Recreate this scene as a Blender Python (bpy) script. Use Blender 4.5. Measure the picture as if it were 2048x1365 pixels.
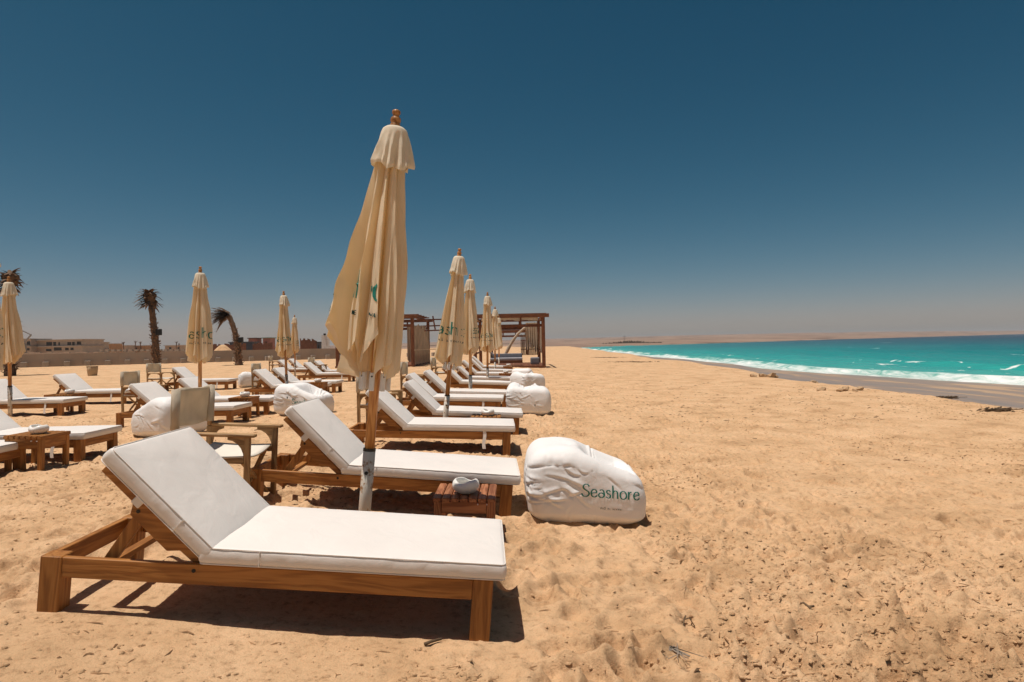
import bpy, bmesh, math, random
import numpy as np
from mathutils import Vector, Matrix, Euler
from mathutils.bvhtree import BVHTree

# ------------------------------------------------------------------ scene reset
for o in list(bpy.data.objects):
    bpy.data.objects.remove(o, do_unlink=True)
S = bpy.context.scene
C = S.collection
R = math.radians
rnd = random.Random(7)

# ------------------------------------------------------------------ camera
FPX, PW, PH = 1250.0, 2048.0, 1365.0
CAM_H = 1.35
ROLL, PITCH = R(1.2), math.atan(6.0 / FPX)
cam_d = bpy.data.cameras.new('camera')
cam = bpy.data.objects.new('camera', cam_d)
C.objects.link(cam)
cam_d.sensor_width = 36.0
cam_d.lens = FPX / PW * 36.0
cam_d.clip_start, cam_d.clip_end = 0.05, 30000.0
CAM_ROT = Matrix.Rotation(math.pi / 2 + PITCH, 3, 'X') @ Matrix.Rotation(-ROLL, 3, 'Z')
cam.matrix_world = Matrix.Translation((0, 0, CAM_H)) @ CAM_ROT.to_4x4()
S.camera = cam

# ------------------------------------------------------------------ sky, sun, exposure
SUN_TO = Vector((-0.22, -0.075, 1.0)).normalized()      # towards the sun
w = bpy.data.worlds.new('World')
S.world = w
w.use_nodes = True
nt = w.node_tree
bg = nt.nodes['Background']
sky = nt.nodes.new('ShaderNodeTexSky')
sky.sky_type = 'NISHITA'
sky.sun_disc = False
sky.sun_elevation = math.asin(SUN_TO.z)
sky.sun_rotation = math.atan2(SUN_TO.x, SUN_TO.y)
sky.altitude = 0.0
sky.air_density = 0.5
sky.dust_density = 0.8
sky.ozone_density = 1.0
# one colour grade over the whole sky (the photograph's teal cast)
sp_ = nt.nodes.new('ShaderNodeSeparateColor'); cm_ = nt.nodes.new('ShaderNodeCombineColor')
nt.links.new(sky.outputs[0], sp_.inputs[0])
for i_, (k_, g_) in enumerate(((0.345, 2.359), (0.955, 1.245), (0.965, 1.08))):
    pw_ = nt.nodes.new('ShaderNodeMath'); pw_.operation = 'POWER'; pw_.inputs[1].default_value = g_
    ml_ = nt.nodes.new('ShaderNodeMath'); ml_.operation = 'MULTIPLY'; ml_.inputs[1].default_value = k_
    nt.links.new(sp_.outputs[i_], pw_.inputs[0]); nt.links.new(pw_.outputs[0], ml_.inputs[0]); nt.links.new(ml_.outputs[0], cm_.inputs[i_])
nt.links.new(cm_.outputs[0], bg.inputs[0])
bg.inputs[1].default_value = 0.05
sun_d = bpy.data.lights.new('sun', 'SUN')
sun_d.energy = 4.3
sun_d.angle = R(0.53)
sun_d.color = (1.0, 0.945, 0.86)
sun = bpy.data.objects.new('sun', sun_d)
C.objects.link(sun)
sun.location = (-20, -10, 60)
sun.rotation_euler = (-SUN_TO).to_track_quat('-Z', 'Y').to_euler()
vs = S.view_settings
vs.view_transform = 'Standard'
vs.look = 'None'
vs.exposure = 0.0
vs.gamma = 1.0
vs.use_curve_mapping = False
S.render.engine = 'CYCLES'

# ------------------------------------------------------------------ numeric helpers
def ray(px, py):
    d = Vector(((px - PW / 2) / FPX, (PH / 2 - py) / FPX, -1.0))
    return CAM_ROT @ d

_NT = np.random.RandomState(3).rand(256, 256)
def vnoise(x, y):
    x = np.asarray(x, float); y = np.asarray(y, float)
    xi = np.floor(x).astype(int); yi = np.floor(y).astype(int)
    fx = x - xi; fy = y - yi
    fx = fx * fx * fx * (fx * (6 * fx - 15) + 10); fy = fy * fy * fy * (fy * (6 * fy - 15) + 10)
    a = _NT[xi & 255, yi & 255]; b = _NT[(xi + 1) & 255, yi & 255]
    c = _NT[xi & 255, (yi + 1) & 255]; d = _NT[(xi + 1) & 255, (yi + 1) & 255]
    return (a * (1 - fx) + b * fx) * (1 - fy) + (c * (1 - fx) + d * fx) * fy - 0.5
def fbm(x, y, oct=4, gain=0.5):
    s = 0; a = 1.0; t = 0
    for i in range(oct):
        s = s + a * vnoise(x * 2 ** i + 17.3 * i, y * 2 ** i + 5.1 * i); t += a; a *= gain
    return s / t
def ridged(x, y, oct=3):
    s = 0; a = 1.0
    for i in range(oct):
        s = s + a * (1 - np.abs(2 * vnoise(x * 2 ** i + 9.7 * i, y * 2 ** i + 3.3 * i)) * 2); a *= 0.5
    return s / 1.75
def sstep(a, b, x):
    t = np.clip((x - a) / (b - a), 0, 1)
    return t * t * (3 - 2 * t)

# ------------------------------------------------------------------ the lie of the land
SEA_Z = -1.0
_gx = np.array([-400, -60, -14, -6, -3.2, -2.2, -1, 0, 1, 3, 8, 9.6])
_gz = np.array([.25, .20, .10, .06, .08, .10, .06, 0, -.05, -.10, -.16, -.2])
def berm_x(y):
    return 9.6 + 0.055 * np.clip(y, -40, 400) + 0.5 * np.sin(y * 0.16 + 1.0) + 0.3 * np.sin(y * 0.43)
def shore_x(y):
    y = np.asarray(y, float)
    return np.interp(y, [-40, 10, 22, 30, 41, 60, 100, 200, 260, 400], [27.5, 26, 24.6, 23.0, 20.6, 20.4, 21.4, 24.2, 26, 75]) + 0.6 * np.sin(y * 0.11) + 0.35 * np.sin(y * 0.31 + 2)
def ground(x, y):
    """smooth height of the sand, vectorised"""
    x = np.asarray(x, float); y = np.asarray(y, float)
    z = np.interp(x, _gx, _gz)
    hump = np.exp(-((x + 2.3) / 1.1) ** 2) * np.exp(-((y - 3.0) / 3.2) ** 2)
    z = z + 0.13 * hump
    b = berm_x(y); s = shore_x(y)
    q = x - b
    u = np.clip((x - b - 1.8) / np.maximum(s - b - 1.8, 0.5), 0, 6)
    lower = -0.58 + (SEA_Z + 0.58) * u
    dry = z
    k = sstep(0.0, 1.9, q)
    z = np.where(q > 0, dry * (1 - k) + lower * k, dry)
    return z
def gz(x, y):
    return float(ground(x, y))
def P(px, py, h=0.0):
    """world point where the ray of a pixel meets the sand raised by h"""
    d = ray(px, py)
    t = 5.0
    lo, hi = 0.5, 4000.0
    f = lambda t: CAM_H + d.z * t - gz(d.x * t, d.y * t) - h
    for _ in range(60):
        m = math.sqrt(lo * hi)
        if f(m) > 0: lo = m
        else: hi = m
    t = lo
    return Vector((d.x * t, d.y * t, CAM_H + d.z * t))
def at_depth(px, py, D):
    d = ray(px, py); t = D / d.y
    return Vector((d.x * t, D, CAM_H + d.z * t))

# ------------------------------------------------------------------ object helpers
def mesh_obj(name, verts, faces, mat=None, parent=None, smooth=False, mats=None):
    me = bpy.data.meshes.new(name)
    me.from_pydata([tuple(v) for v in verts], [], [tuple(f) for f in faces])
    me.update()
    o = bpy.data.objects.new(name, me)
    C.objects.link(o)
    if mat: me.materials.append(mat)
    if smooth: me.polygons.foreach_set('use_smooth', [True] * len(me.polygons))
    if parent: o.parent = parent
    return o
def grid_mesh(name, X, Y, Z, mat, attrs=None, parent=None):
    ny, nx = X.shape
    me = bpy.data.meshes.new(name)
    n = nx * ny
    co = np.stack([X, Y, Z], -1).reshape(-1, 3).astype(np.float32)
    idx = np.arange(n).reshape(ny, nx)
    f = np.stack([idx[:-1, :-1], idx[:-1, 1:], idx[1:, 1:], idx[1:, :-1]], -1).reshape(-1, 4)
    me.vertices.add(n); me.vertices.foreach_set('co', co.ravel())
    me.loops.add(f.size); me.loops.foreach_set('vertex_index', f.ravel().astype(np.int32))
    me.polygons.add(len(f))
    me.polygons.foreach_set('loop_start', (np.arange(len(f)) * 4).astype(np.int32))
    me.polygons.foreach_set('use_smooth', np.ones(len(f), bool))
    me.update(calc_edges=True)
    for k, a in (attrs or {}).items():
        at = me.attributes.new(k, 'FLOAT', 'POINT')
        at.data.foreach_set('value', a.ravel().astype(np.float32))
    me.materials.append(mat)
    o = bpy.data.objects.new(name, me)
    C.objects.link(o)
    if parent: o.parent = parent
    return o
class MB:
    """collects shapes, then links them as ONE mesh object"""
    def __init__(s): s.v = []; s.f = []
    def add(s, v, f):
        n = len(s.v); s.v += [tuple(p) for p in v]; s.f += [tuple(i + n for i in q) for q in f]; return s
    def box(s, x0, x1, y0, y1, z0, z1, m=None):
        v = [Vector((x, y, z)) for z in (z0, z1) for y in (y0, y1) for x in (x0, x1)]
        if m: v = [m @ p for p in v]
        return s.add(v, [(0, 2, 3, 1), (4, 5, 7, 6), (0, 1, 5, 4), (2, 6, 7, 3), (0, 4, 6, 2), (1, 3, 7, 5)])
    def bar(s, a, b, w_, h_, up=(0, 0, 1)):
        a, b = Vector(a), Vector(b); d = (b - a); L = d.length; d.normalize()
        up = Vector(up); sx = d.cross(up)
        if sx.length < 1e-4: sx = d.cross(Vector((1, 0, 0)))
        sx.normalize(); uy = sx.cross(d)
        m = Matrix((sx, d, uy)).transposed().to_4x4(); m.translation = a
        return s.box(-w_ / 2, w_ / 2, 0, L, -h_ / 2, h_ / 2, m)
    def tube(s, pts, r, n=8, cap=True):
        pts = [Vector(p) for p in pts]
        rs = r if isinstance(r, (list, tuple)) else [r] * len(pts)
        rings = []
        prev = None
        for i, p in enumerate(pts):
            d = (pts[min(i + 1, len(pts) - 1)] - pts[max(i - 1, 0)]).normalized()
            ref = prev if prev else (Vector((1, 0, 0)) if abs(d.x) < .8 else Vector((0, 1, 0)))
            sx = (ref - d * ref.dot(d)).normalized(); prev = sx; sy = d.cross(sx)
            rings.append([p + (sx * math.cos(2 * math.pi * k / n) + sy * math.sin(2 * math.pi * k / n)) * rs[i] for k in range(n)])
        v = [q for g in rings for q in g]
        f = [(i * n + k, i * n + (k + 1) % n, (i + 1) * n + (k + 1) % n, (i + 1) * n + k) for i in range(len(pts) - 1) for k in range(n)]
        if cap: f += [tuple(range(n))[::-1], tuple((len(pts) - 1) * n + k for k in range(n))]
        return s.add(v, f)
    def lathe(s, prof, n=20, wob=None):
        v = []
        for r, z in prof:
            for k in range(n):
                a = 2 * math.pi * k / n
                dr, dz = wob(a, r, z) if wob else (0, 0)
                v.append(((r + dr) * math.cos(a), (r + dr) * math.sin(a), z + dz))
        f = [(i * n + k, i * n + (k + 1) % n, (i + 1) * n + (k + 1) % n, (i + 1) * n + k) for i in range(len(prof) - 1) for k in range(n)]
        f += [tuple(range(n))[::-1], tuple((len(prof) - 1) * n + k for k in range(n))]
        return s.add(v, f)
    def prism(s, poly, y0, y1):
        """polygon in x-z, extruded along y"""
        n = len(poly)
        v = [(x, y0, z) for x, z in poly] + [(x, y1, z) for x, z in poly]
        f = [tuple(range(n)), tuple(range(2 * n - 1, n - 1, -1))] + [(i, i + n, (i + 1) % n + n, (i + 1) % n) for i in range(n)]
        return s.add(v, f)
    def build(s, name, mat, parent=None, bevel=0.0, smooth=False, seg=1):
        o = mesh_obj(name, s.v, s.f, mat, parent, smooth)
        bm = bmesh.new(); bm.from_mesh(o.data)
        bmesh.ops.recalc_face_normals(bm, faces=bm.faces)
        if bevel > 0:
            bmesh.ops.bevel(bm, geom=[e for e in bm.edges if e.calc_face_angle(0) > 0.5], offset=bevel, segments=seg, affect='EDGES', clamp_overlap=True)
        bm.to_mesh(o.data); bm.free()
        return o
def tag(o, label, cat, group=None, kind=None):
    if label: o['label'] = label
    if cat: o['category'] = cat
    if group: o['group'] = group
    if kind: o['kind'] = kind
    return o
def empty(name, loc=(0, 0, 0), rz=0.0):
    o = bpy.data.objects.new(name, None)
    C.objects.link(o); o.location = loc; o.rotation_euler = (0, 0, rz); o.empty_display_size = 0.2
    return o
def copy_tree(o, parent=None, skip=()):
    c = o.copy(); C.objects.link(c); c.parent = parent
    for ch in o.children:
        if ch.name.split('.')[0] in skip: continue
        copy_tree(ch, c, skip)
    return c

# ------------------------------------------------------------------ materials
def mat_new(name):
    m = bpy.data.materials.new(name); m.use_nodes = True
    n = m.node_tree
    return m, n, n.nodes['Principled BSDF']
def N(n, t, **kw):
    x = n.nodes.new(t)
    for k, v_ in kw.items():
        if k.startswith('i_'):
            x.inputs[int(k[2:]) if k[2:].isdigit() else k[2:]].default_value = v_
        else: setattr(x, k, v_)
    return x
def ramp(n, fac, stops):
    r = n.nodes.new('ShaderNodeValToRGB')
    e = r.color_ramp.elements
    while len(e) < len(stops): e.new(0.5)
    for i, (p, c) in enumerate(stops):
        e[i].position = p; e[i].color = (*c, 1) if len(c) == 3 else c
    n.links.new(fac, r.inputs[0]); return r
def bump(n, b, height, strength, dist):
    x = n.nodes.new('ShaderNodeBump')
    x.inputs['Strength'].default_value = strength; x.inputs['Distance'].default_value = dist
    n.links.new(height, x.inputs['Height']); n.links.new(x.outputs[0], b.inputs['Normal']); return x
def coords(n, scale=(1, 1, 1), rand=True):
    tc = N(n, 'ShaderNodeTexCoord')
    mp = N(n, 'ShaderNodeMapping'); mp.inputs['Scale'].default_value = scale
    n.links.new(tc.outputs['Object'], mp.inputs['Vector'])
    if rand:
        oi = N(n, 'ShaderNodeObjectInfo')
        mu = N(n, 'ShaderNodeMath', operation='MULTIPLY'); mu.inputs[1].default_value = 37.0
        n.links.new(oi.outputs['Random'], mu.inputs[0])
        cb = N(n, 'ShaderNodeCombineXYZ')
        for i in range(3): n.links.new(mu.outputs[0], cb.inputs[i])
        n.links.new(cb.outputs[0], mp.inputs['Location'])
    return mp.outputs[0]
def wood(name, axis, dark, mid, light, rough=0.55, scale=1.0):
    m, n, b = mat_new(name)
    sc = [9.0 * scale] * 3; sc[axis] = 0.8 * scale
    co = coords(n, sc)
    n1 = N(n, 'ShaderNodeTexNoise', i_Scale=1.6, i_Detail=3.0, i_Distortion=0.6)
    n.links.new(co, n1.inputs['Vector'])
    wv = N(n, 'ShaderNodeMath', operation='MULTIPLY'); wv.inputs[1].default_value = 34.0
    n.links.new(n1.outputs['Fac'], wv.inputs[0])
    sn = N(n, 'ShaderNodeMath', operation='SINE'); n.links.new(wv.outputs[0], sn.inputs[0])
    mr = N(n, 'ShaderNodeMapRange', i_1=-1.0, i_2=1.0); n.links.new(sn.outputs[0], mr.inputs[0])
    n2 = N(n, 'ShaderNodeTexNoise', i_Scale=14.0, i_Detail=3.0); n.links.new(co, n2.inputs['Vector'])
    mx = N(n, 'ShaderNodeMix'); mx.inputs[0].default_value = 0.45
    n.links.new(mr.outputs[0], mx.inputs[2]); n.links.new(n2.outputs['Fac'], mx.inputs[3])
    r = ramp(n, mx.outputs[0], [(0.15, dark), (0.5, mid), (0.85, light)])
    n3 = N(n, 'ShaderNodeTexNoise', i_Scale=0.7, i_Detail=2.0); n.links.new(co, n3.inputs['Vector'])
    hv = N(n, 'ShaderNodeHueSaturation')
    mv = N(n, 'ShaderNodeMapRange', i_1=0.3, i_2=0.7, i_3=0.75, i_4=1.2); n.links.new(n3.outputs['Fac'], mv.inputs[0])
    n.links.new(mv.outputs[0], hv.inputs['Value']); n.links.new(r.outputs[0], hv.inputs['Color'])
    n.links.new(hv.outputs[0], b.inputs['Base Color'])
    b.inputs['Roughness'].default_value = rough
    b.inputs['Specular IOR Level'].default_value = 0.35
    bump(n, b, mx.outputs[0], 0.25, 0.003)
    return m
WD, WM, WL = (0.235, 0.088, 0.018), (0.33, 0.135, 0.030), (0.40, 0.175, 0.045)
wood_x, wood_y, wood_z = [wood('pine_grain_%d' % i, i, WD, WM, WL) for i in range(3)]
pole_wood = wood('pole_wood', 2, (0.30, 0.12, 0.03), (0.45, 0.20, 0.06), (0.55, 0.28, 0.10), 0.4)
chair_wood = [wood('chair_wood_%d' % i, i, (0.22, 0.12, 0.05), (0.34, 0.20, 0.085), (0.45, 0.29, 0.14), 0.65) for i in range(3)]
table_wood = [wood('table_wood_%d' % i, i, (0.20, 0.065, 0.025), (0.34, 0.13, 0.055), (0.43, 0.185, 0.085), 0.5) for i in range(3)]
perg_wood = [wood('pergola_wood_%d' % i, i, (0.10, 0.033, 0.014), (0.17, 0.06, 0.025), (0.25, 0.10, 0.045), 0.7) for i in range(3)]
def plain(name, col, rough=0.6, var=0.12, scale=6.0, bs=0.0, bd=0.004, spec=0.3, rand=True):
    m, n, b = mat_new(name)
    co = coords(n, (1, 1, 1), rand)
    n1 = N(n, 'ShaderNodeTexNoise', i_Scale=scale, i_Detail=5.0, i_Roughness=0.6); n.links.new(co, n1.inputs['Vector'])
    r = ramp(n, n1.outputs['Fac'], [(0.3, tuple(c * (1 - var) for c in col)), (0.7, tuple(min(1, c * (1 + var)) for c in col))])
    n.links.new(r.outputs[0], b.inputs['Base Color'])
    b.inputs['Roughness'].default_value = rough; b.inputs['Specular IOR Level'].default_value = spec
    if bs:
        n2 = N(n, 'ShaderNodeTexNoise', i_Scale=scale * 6, i_Detail=4.0); n.links.new(co, n2.inputs['Vector'])
        bump(n, b, n2.outputs['Fac'], bs, bd)
    return m
def cloth(name, col, trans=0.0, tcol=None, weave=900.0, rough=0.85, var=0.06, wr=0.15, wd=0.006, vscale=5.0, pleat=False):
    m, n, b = mat_new(name)
    co = coords(n)
    n1 = N(n, 'ShaderNodeTexNoise', i_Scale=vscale, i_Detail=5.0); n.links.new(co, n1.inputs['Vector'])
    r = ramp(n, n1.outputs['Fac'], [(0.3, tuple(c * (1 - var) for c in col)), (0.7, tuple(min(1, c * (1 + var)) for c in col))])
    n.links.new(r.outputs[0], b.inputs['Base Color'])
    b.inputs['Roughness'].default_value = rough; b.inputs['Specular IOR Level'].default_value = 0.25
    n2 = N(n, 'ShaderNodeTexNoise', i_Scale=vscale * 2.2, i_Detail=6.0, i_Distortion=0.8); n.links.new(co, n2.inputs['Vector'])
    bp = bump(n, b, n2.outputs['Fac'], wr, wd)
    # woven threads and long hanging creases
    co2 = coords(n, (26, 26, 1.6) if pleat else (9, 9, 9))
    n3 = N(n, 'ShaderNodeTexNoise', i_Scale=1.0, i_Detail=5.0, i_Roughness=0.6, i_Distortion=0.4); n.links.new(co2, n3.inputs['Vector'])
    b2 = n.nodes.new('ShaderNodeBump'); b2.inputs['Strength'].default_value = 0.55 if pleat else 0.18; b2.inputs['Distance'].default_value = 0.012 if pleat else 0.004
    n.links.new(n3.outputs['Fac'], b2.inputs['Height']); n.links.new(bp.outputs[0], b2.inputs['Normal']); n.links.new(b2.outputs[0], b.inputs['Normal'])
    if trans:
        t = N(n, 'ShaderNodeBsdfTranslucent'); t.inputs[0].default_value = (*tcol, 1)
        mx = N(n, 'ShaderNodeMixShader'); mx.inputs[0].default_value = trans
        n.links.new(b.outputs[0], mx.inputs[1]); n.links.new(t.outputs[0], mx.inputs[2])
        n.links.new(mx.outputs[0], n.nodes['Material Output'].inputs[0])
    return m
m_cush = cloth('white_vinyl', (0.745, 0.705, 0.66), rough=0.5, var=0.03, wr=0.35, wd=0.016, vscale=3.2)
m_pipe = plain('cushion_piping', (0.76, 0.72, 0.67), 0.6)
m_bag = cloth('white_bag_fabric', (0.80, 0.785, 0.765), rough=0.55, var=0.03, wr=0.35, wd=0.012, vscale=5.0)
m_canopy = cloth('cream_canopy', (0.88, 0.785, 0.59), 0.40, (0.95, 0.74, 0.41), rough=0.9, var=0.08, wr=0.25, wd=0.01, vscale=3.0, pleat=True)
m_cap = cloth('cream_cap', (0.82, 0.75, 0.60), 0.25, (0.85, 0.68, 0.40), rough=0.9, wr=0.3, wd=0.01, vscale=6.0)
m_canvas = cloth('chair_canvas', (0.70, 0.615, 0.49), 0.35, (0.78, 0.65, 0.45), rough=0.9, var=0.16, wr=0.4, wd=0.012, vscale=7.0)
m_seatcloth = cloth('chair_seat_canvas', (0.68, 0.64, 0.56), rough=0.85, var=0.06, wr=0.3, wd=0.01)
m_curtain = cloth('pergola_curtain', (0.40, 0.31, 0.23), 0.3, (0.50, 0.38, 0.26), var=0.25, wr=0.4, wd=0.03, vscale=2.0)
m_curtain_w = cloth('pergola_curtain_pale', (0.62, 0.52, 0.40), 0.3, (0.6, 0.5, 0.35), var=0.15, vscale=2.0)
m_grey = cloth('grey_daybed_fabric', (0.20, 0.20, 0.225), var=0.1)
m_greyl = cloth('pale_grey_daybed_fabric', (0.33, 0.33, 0.36), var=0.1)
m_bolt = plain('dark_bolt', (0.02, 0.018, 0.016), 0.4)
m_tip = plain('white_plastic_tip', (0.70, 0.66, 0.60), 0.4)
m_text = plain('teal_print', (0.012, 0.17, 0.13), 0.6, 0.05)
m_textd = plain('dark_print', (0.03, 0.07, 0.06), 0.6, 0.05)
m_ceram = plain('bowl_ceramic', (0.80, 0.77, 0.72), 0.35, 0.06, 20, spec=0.5)
m_reed = plain('reed_sticks', (0.24, 0.15, 0.08), 0.85, 0.3, 9.0)
m_wall = plain('wall_render', (0.39, 0.32, 0.265), 0.9, 0.12, 0.35, 0.4, 0.01, rand=False)
m_block = plain('concrete_block', (0.36, 0.31, 0.26), 0.9, 0.12, 3, 0.3)
m_conc = plain('bare_concrete', (0.40, 0.34, 0.295), 0.9, 0.15, 0.5)
m_concl = plain('pale_render', (0.42, 0.335, 0.27), 0.9, 0.1, 0.5)
m_ochre = plain('ochre_render', (0.40, 0.24, 0.13), 0.9, 0.1, 0.5)
m_dark = plain('dark_opening', (0.03, 0.028, 0.027), 0.4, 0.1)
m_redfence = plain('reed_fence_red', (0.16, 0.075, 0.05), 0.9, 0.3, 3.0)
m_blue = plain('blue_cabin', (0.07, 0.085, 0.12), 0.6)
m_green = plain('green_cabin', (0.10, 0.20, 0.14), 0.7)
m_pink = plain('pink_cabin', (0.33, 0.16, 0.14), 0.7)
m_whitep = plain('white_panel', (0.60, 0.60, 0.60), 0.6)
m_black = plain('speaker_black', (0.015, 0.015, 0.017), 0.5)
m_trunk = plain('palm_trunk', (0.16, 0.10, 0.065), 0.95, 0.4, 9.0, 0.8, 0.03)
m_stub = plain('palm_stub', (0.22, 0.135, 0.085), 0.95, 0.4, 9.0)
m_frond = plain('dry_frond', (0.13, 0.08, 0.05), 0.9, 0.45, 6.0)
m_bin = plain('woven_bin', (0.48, 0.35, 0.22), 0.85, 0.15, 30, 0.5)
m_weed = plain('dry_seaweed', (0.13, 0.085, 0.048), 0.9, 0.5, 14)
m_flake = plain('seaweed_flake', (0.19, 0.115, 0.06), 0.9, 0.5, 14, rand=False)
m_twig = plain('dry_twigs', (0.31, 0.18, 0.09), 0.9, 0.45, 5, rand=False)
m_rock = plain('sandstone_rock', (0.46, 0.31, 0.18), 0.95, 0.25, 5, 0.6, 0.02)
m_shrub = plain('coast_shrub', (0.17, 0.14, 0.105), 0.95, 0.3, 0.3)
m_metal = plain('grey_boom_metal', (0.25, 0.24, 0.23), 0.5)
def rusty_pipe():
    m, n, b = mat_new('rusty_white_pipe')
    co = coords(n)
    n1 = N(n, 'ShaderNodeTexNoise', i_Scale=11.0, i_Detail=7.0, i_Roughness=0.68); n.links.new(co, n1.inputs['Vector'])
    r = ramp(n, n1.outputs['Fac'], [(0.36, (0.16, 0.06, 0.02)), (0.42, (0.36, 0.20, 0.09)), (0.47, (0.62, 0.57, 0.49)), (0.8, (0.68, 0.65, 0.58))])
    n.links.new(r.outputs[0], b.inputs['Base Color']); b.inputs['Roughness'].default_value = 0.5
    bump(n, b, n1.outputs['Fac'], 0.2, 0.004)
    return m
m_pipe_w = rusty_pipe()

def sand_material():
    m, n, b = mat_new('sand')
    tc = N(n, 'ShaderNodeTexCoord'); co = tc.outputs['Object']
    L = n.links.new
    big = N(n, 'ShaderNodeTexNoise', i_Scale=1.3, i_Detail=9.0, i_Roughness=0.68); L(co, big.inputs['Vector'])
    fine = N(n, 'ShaderNodeTexNoise', i_Scale=24.0, i_Detail=8.0, i_Roughness=0.72); L(co, fine.inputs['Vector'])
    gr = N(n, 'ShaderNodeTexNoise', i_Scale=160.0, i_Detail=4.0, i_Roughness=0.7); L(co, gr.inputs['Vector'])
    base = ramp(n, big.outputs['Fac'], [(0.32, (0.43, 0.262, 0.135)), (0.47, (0.59, 0.378, 0.208)), (0.68, (0.69, 0.462, 0.272))])
    f2 = ramp(n, fine.outputs['Fac'], [(0.33, (0.50, 0.45, 0.40)), (0.43, (0.86, 0.84, 0.82)), (0.50, (1.0, 1.0, 1.0)), (0.75, (1.08, 1.08, 1.08))])
    mx = N(n, 'ShaderNodeMix', data_type='RGBA', blend_type='MULTIPLY'); mx.inputs[0].default_value = 0.8
    L(base.outputs[0], mx.inputs[6]); L(f2.outputs[0], mx.inputs[7])
    g2 = ramp(n, gr.outputs['Fac'], [(0.30, (0.62, 0.60, 0.57)), (0.45, (1, 1, 1)), (0.8, (1.05, 1.05, 1.05))])
    mx2 = N(n, 'ShaderNodeMix', data_type='RGBA', blend_type='MULTIPLY'); mx2.inputs[0].default_value = 0.75
    L(mx.outputs[2], mx2.inputs[6]); L(g2.outputs[0], mx2.inputs[7])
    # wet sand below the berm
    at = N(n, 'ShaderNodeAttribute', attribute_name='wet')
    st = N(n, 'ShaderNodeMapping'); st.inputs['Scale'].default_value = (0.55, 0.16, 1); st.inputs['Rotation'].default_value = (0, 0, 0.35); L(co, st.inputs['Vector'])
    wn = N(n, 'ShaderNodeTexNoise', i_Scale=1.0, i_Detail=4.0, i_Distortion=0.8); L(st.outputs[0], wn.inputs['Vector'])
    wcol = ramp(n, wn.outputs['Fac'], [(0.34, (0.25, 0.20, 0.165)), (0.48, (0.31, 0.23, 0.175)), (0.57, (0.33, 0.23, 0.16)), (0.63, (0.52, 0.34, 0.19))])
    mx3 = N(n, 'ShaderNodeMix', data_type='RGBA'); L(at.outputs['Fac'], mx3.inputs[0]); L(mx2.outputs[2], mx3.inputs[6]); L(wcol.outputs[0], mx3.inputs[7])
    L(mx3.outputs[2], b.inputs['Base Color'])
    ro = N(n, 'ShaderNodeMapRange', i_1=0.0, i_2=1.0, i_3=0.95, i_4=0.33); L(at.outputs['Fac'], ro.inputs[0]); L(ro.outputs[0], b.inputs['Roughness'])
    b.inputs['Specular IOR Level'].default_value = 0.25
    ad = N(n, 'ShaderNodeMath', operation='MULTIPLY_ADD'); ad.inputs[1].default_value = 0.3; L(gr.outputs['Fac'], ad.inputs[0]); L(fine.outputs['Fac'], ad.inputs[2])
    iv = N(n, 'ShaderNodeMapRange', i_1=0.0, i_2=1.0, i_3=0.75, i_4=0.05); L(at.outputs['Fac'], iv.inputs[0])
    bp = bump(n, b, ad.outputs[0], 0.7, 0.02); L(iv.outputs[0], bp.inputs['Strength'])
    return m
m_sand = sand_material()

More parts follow.
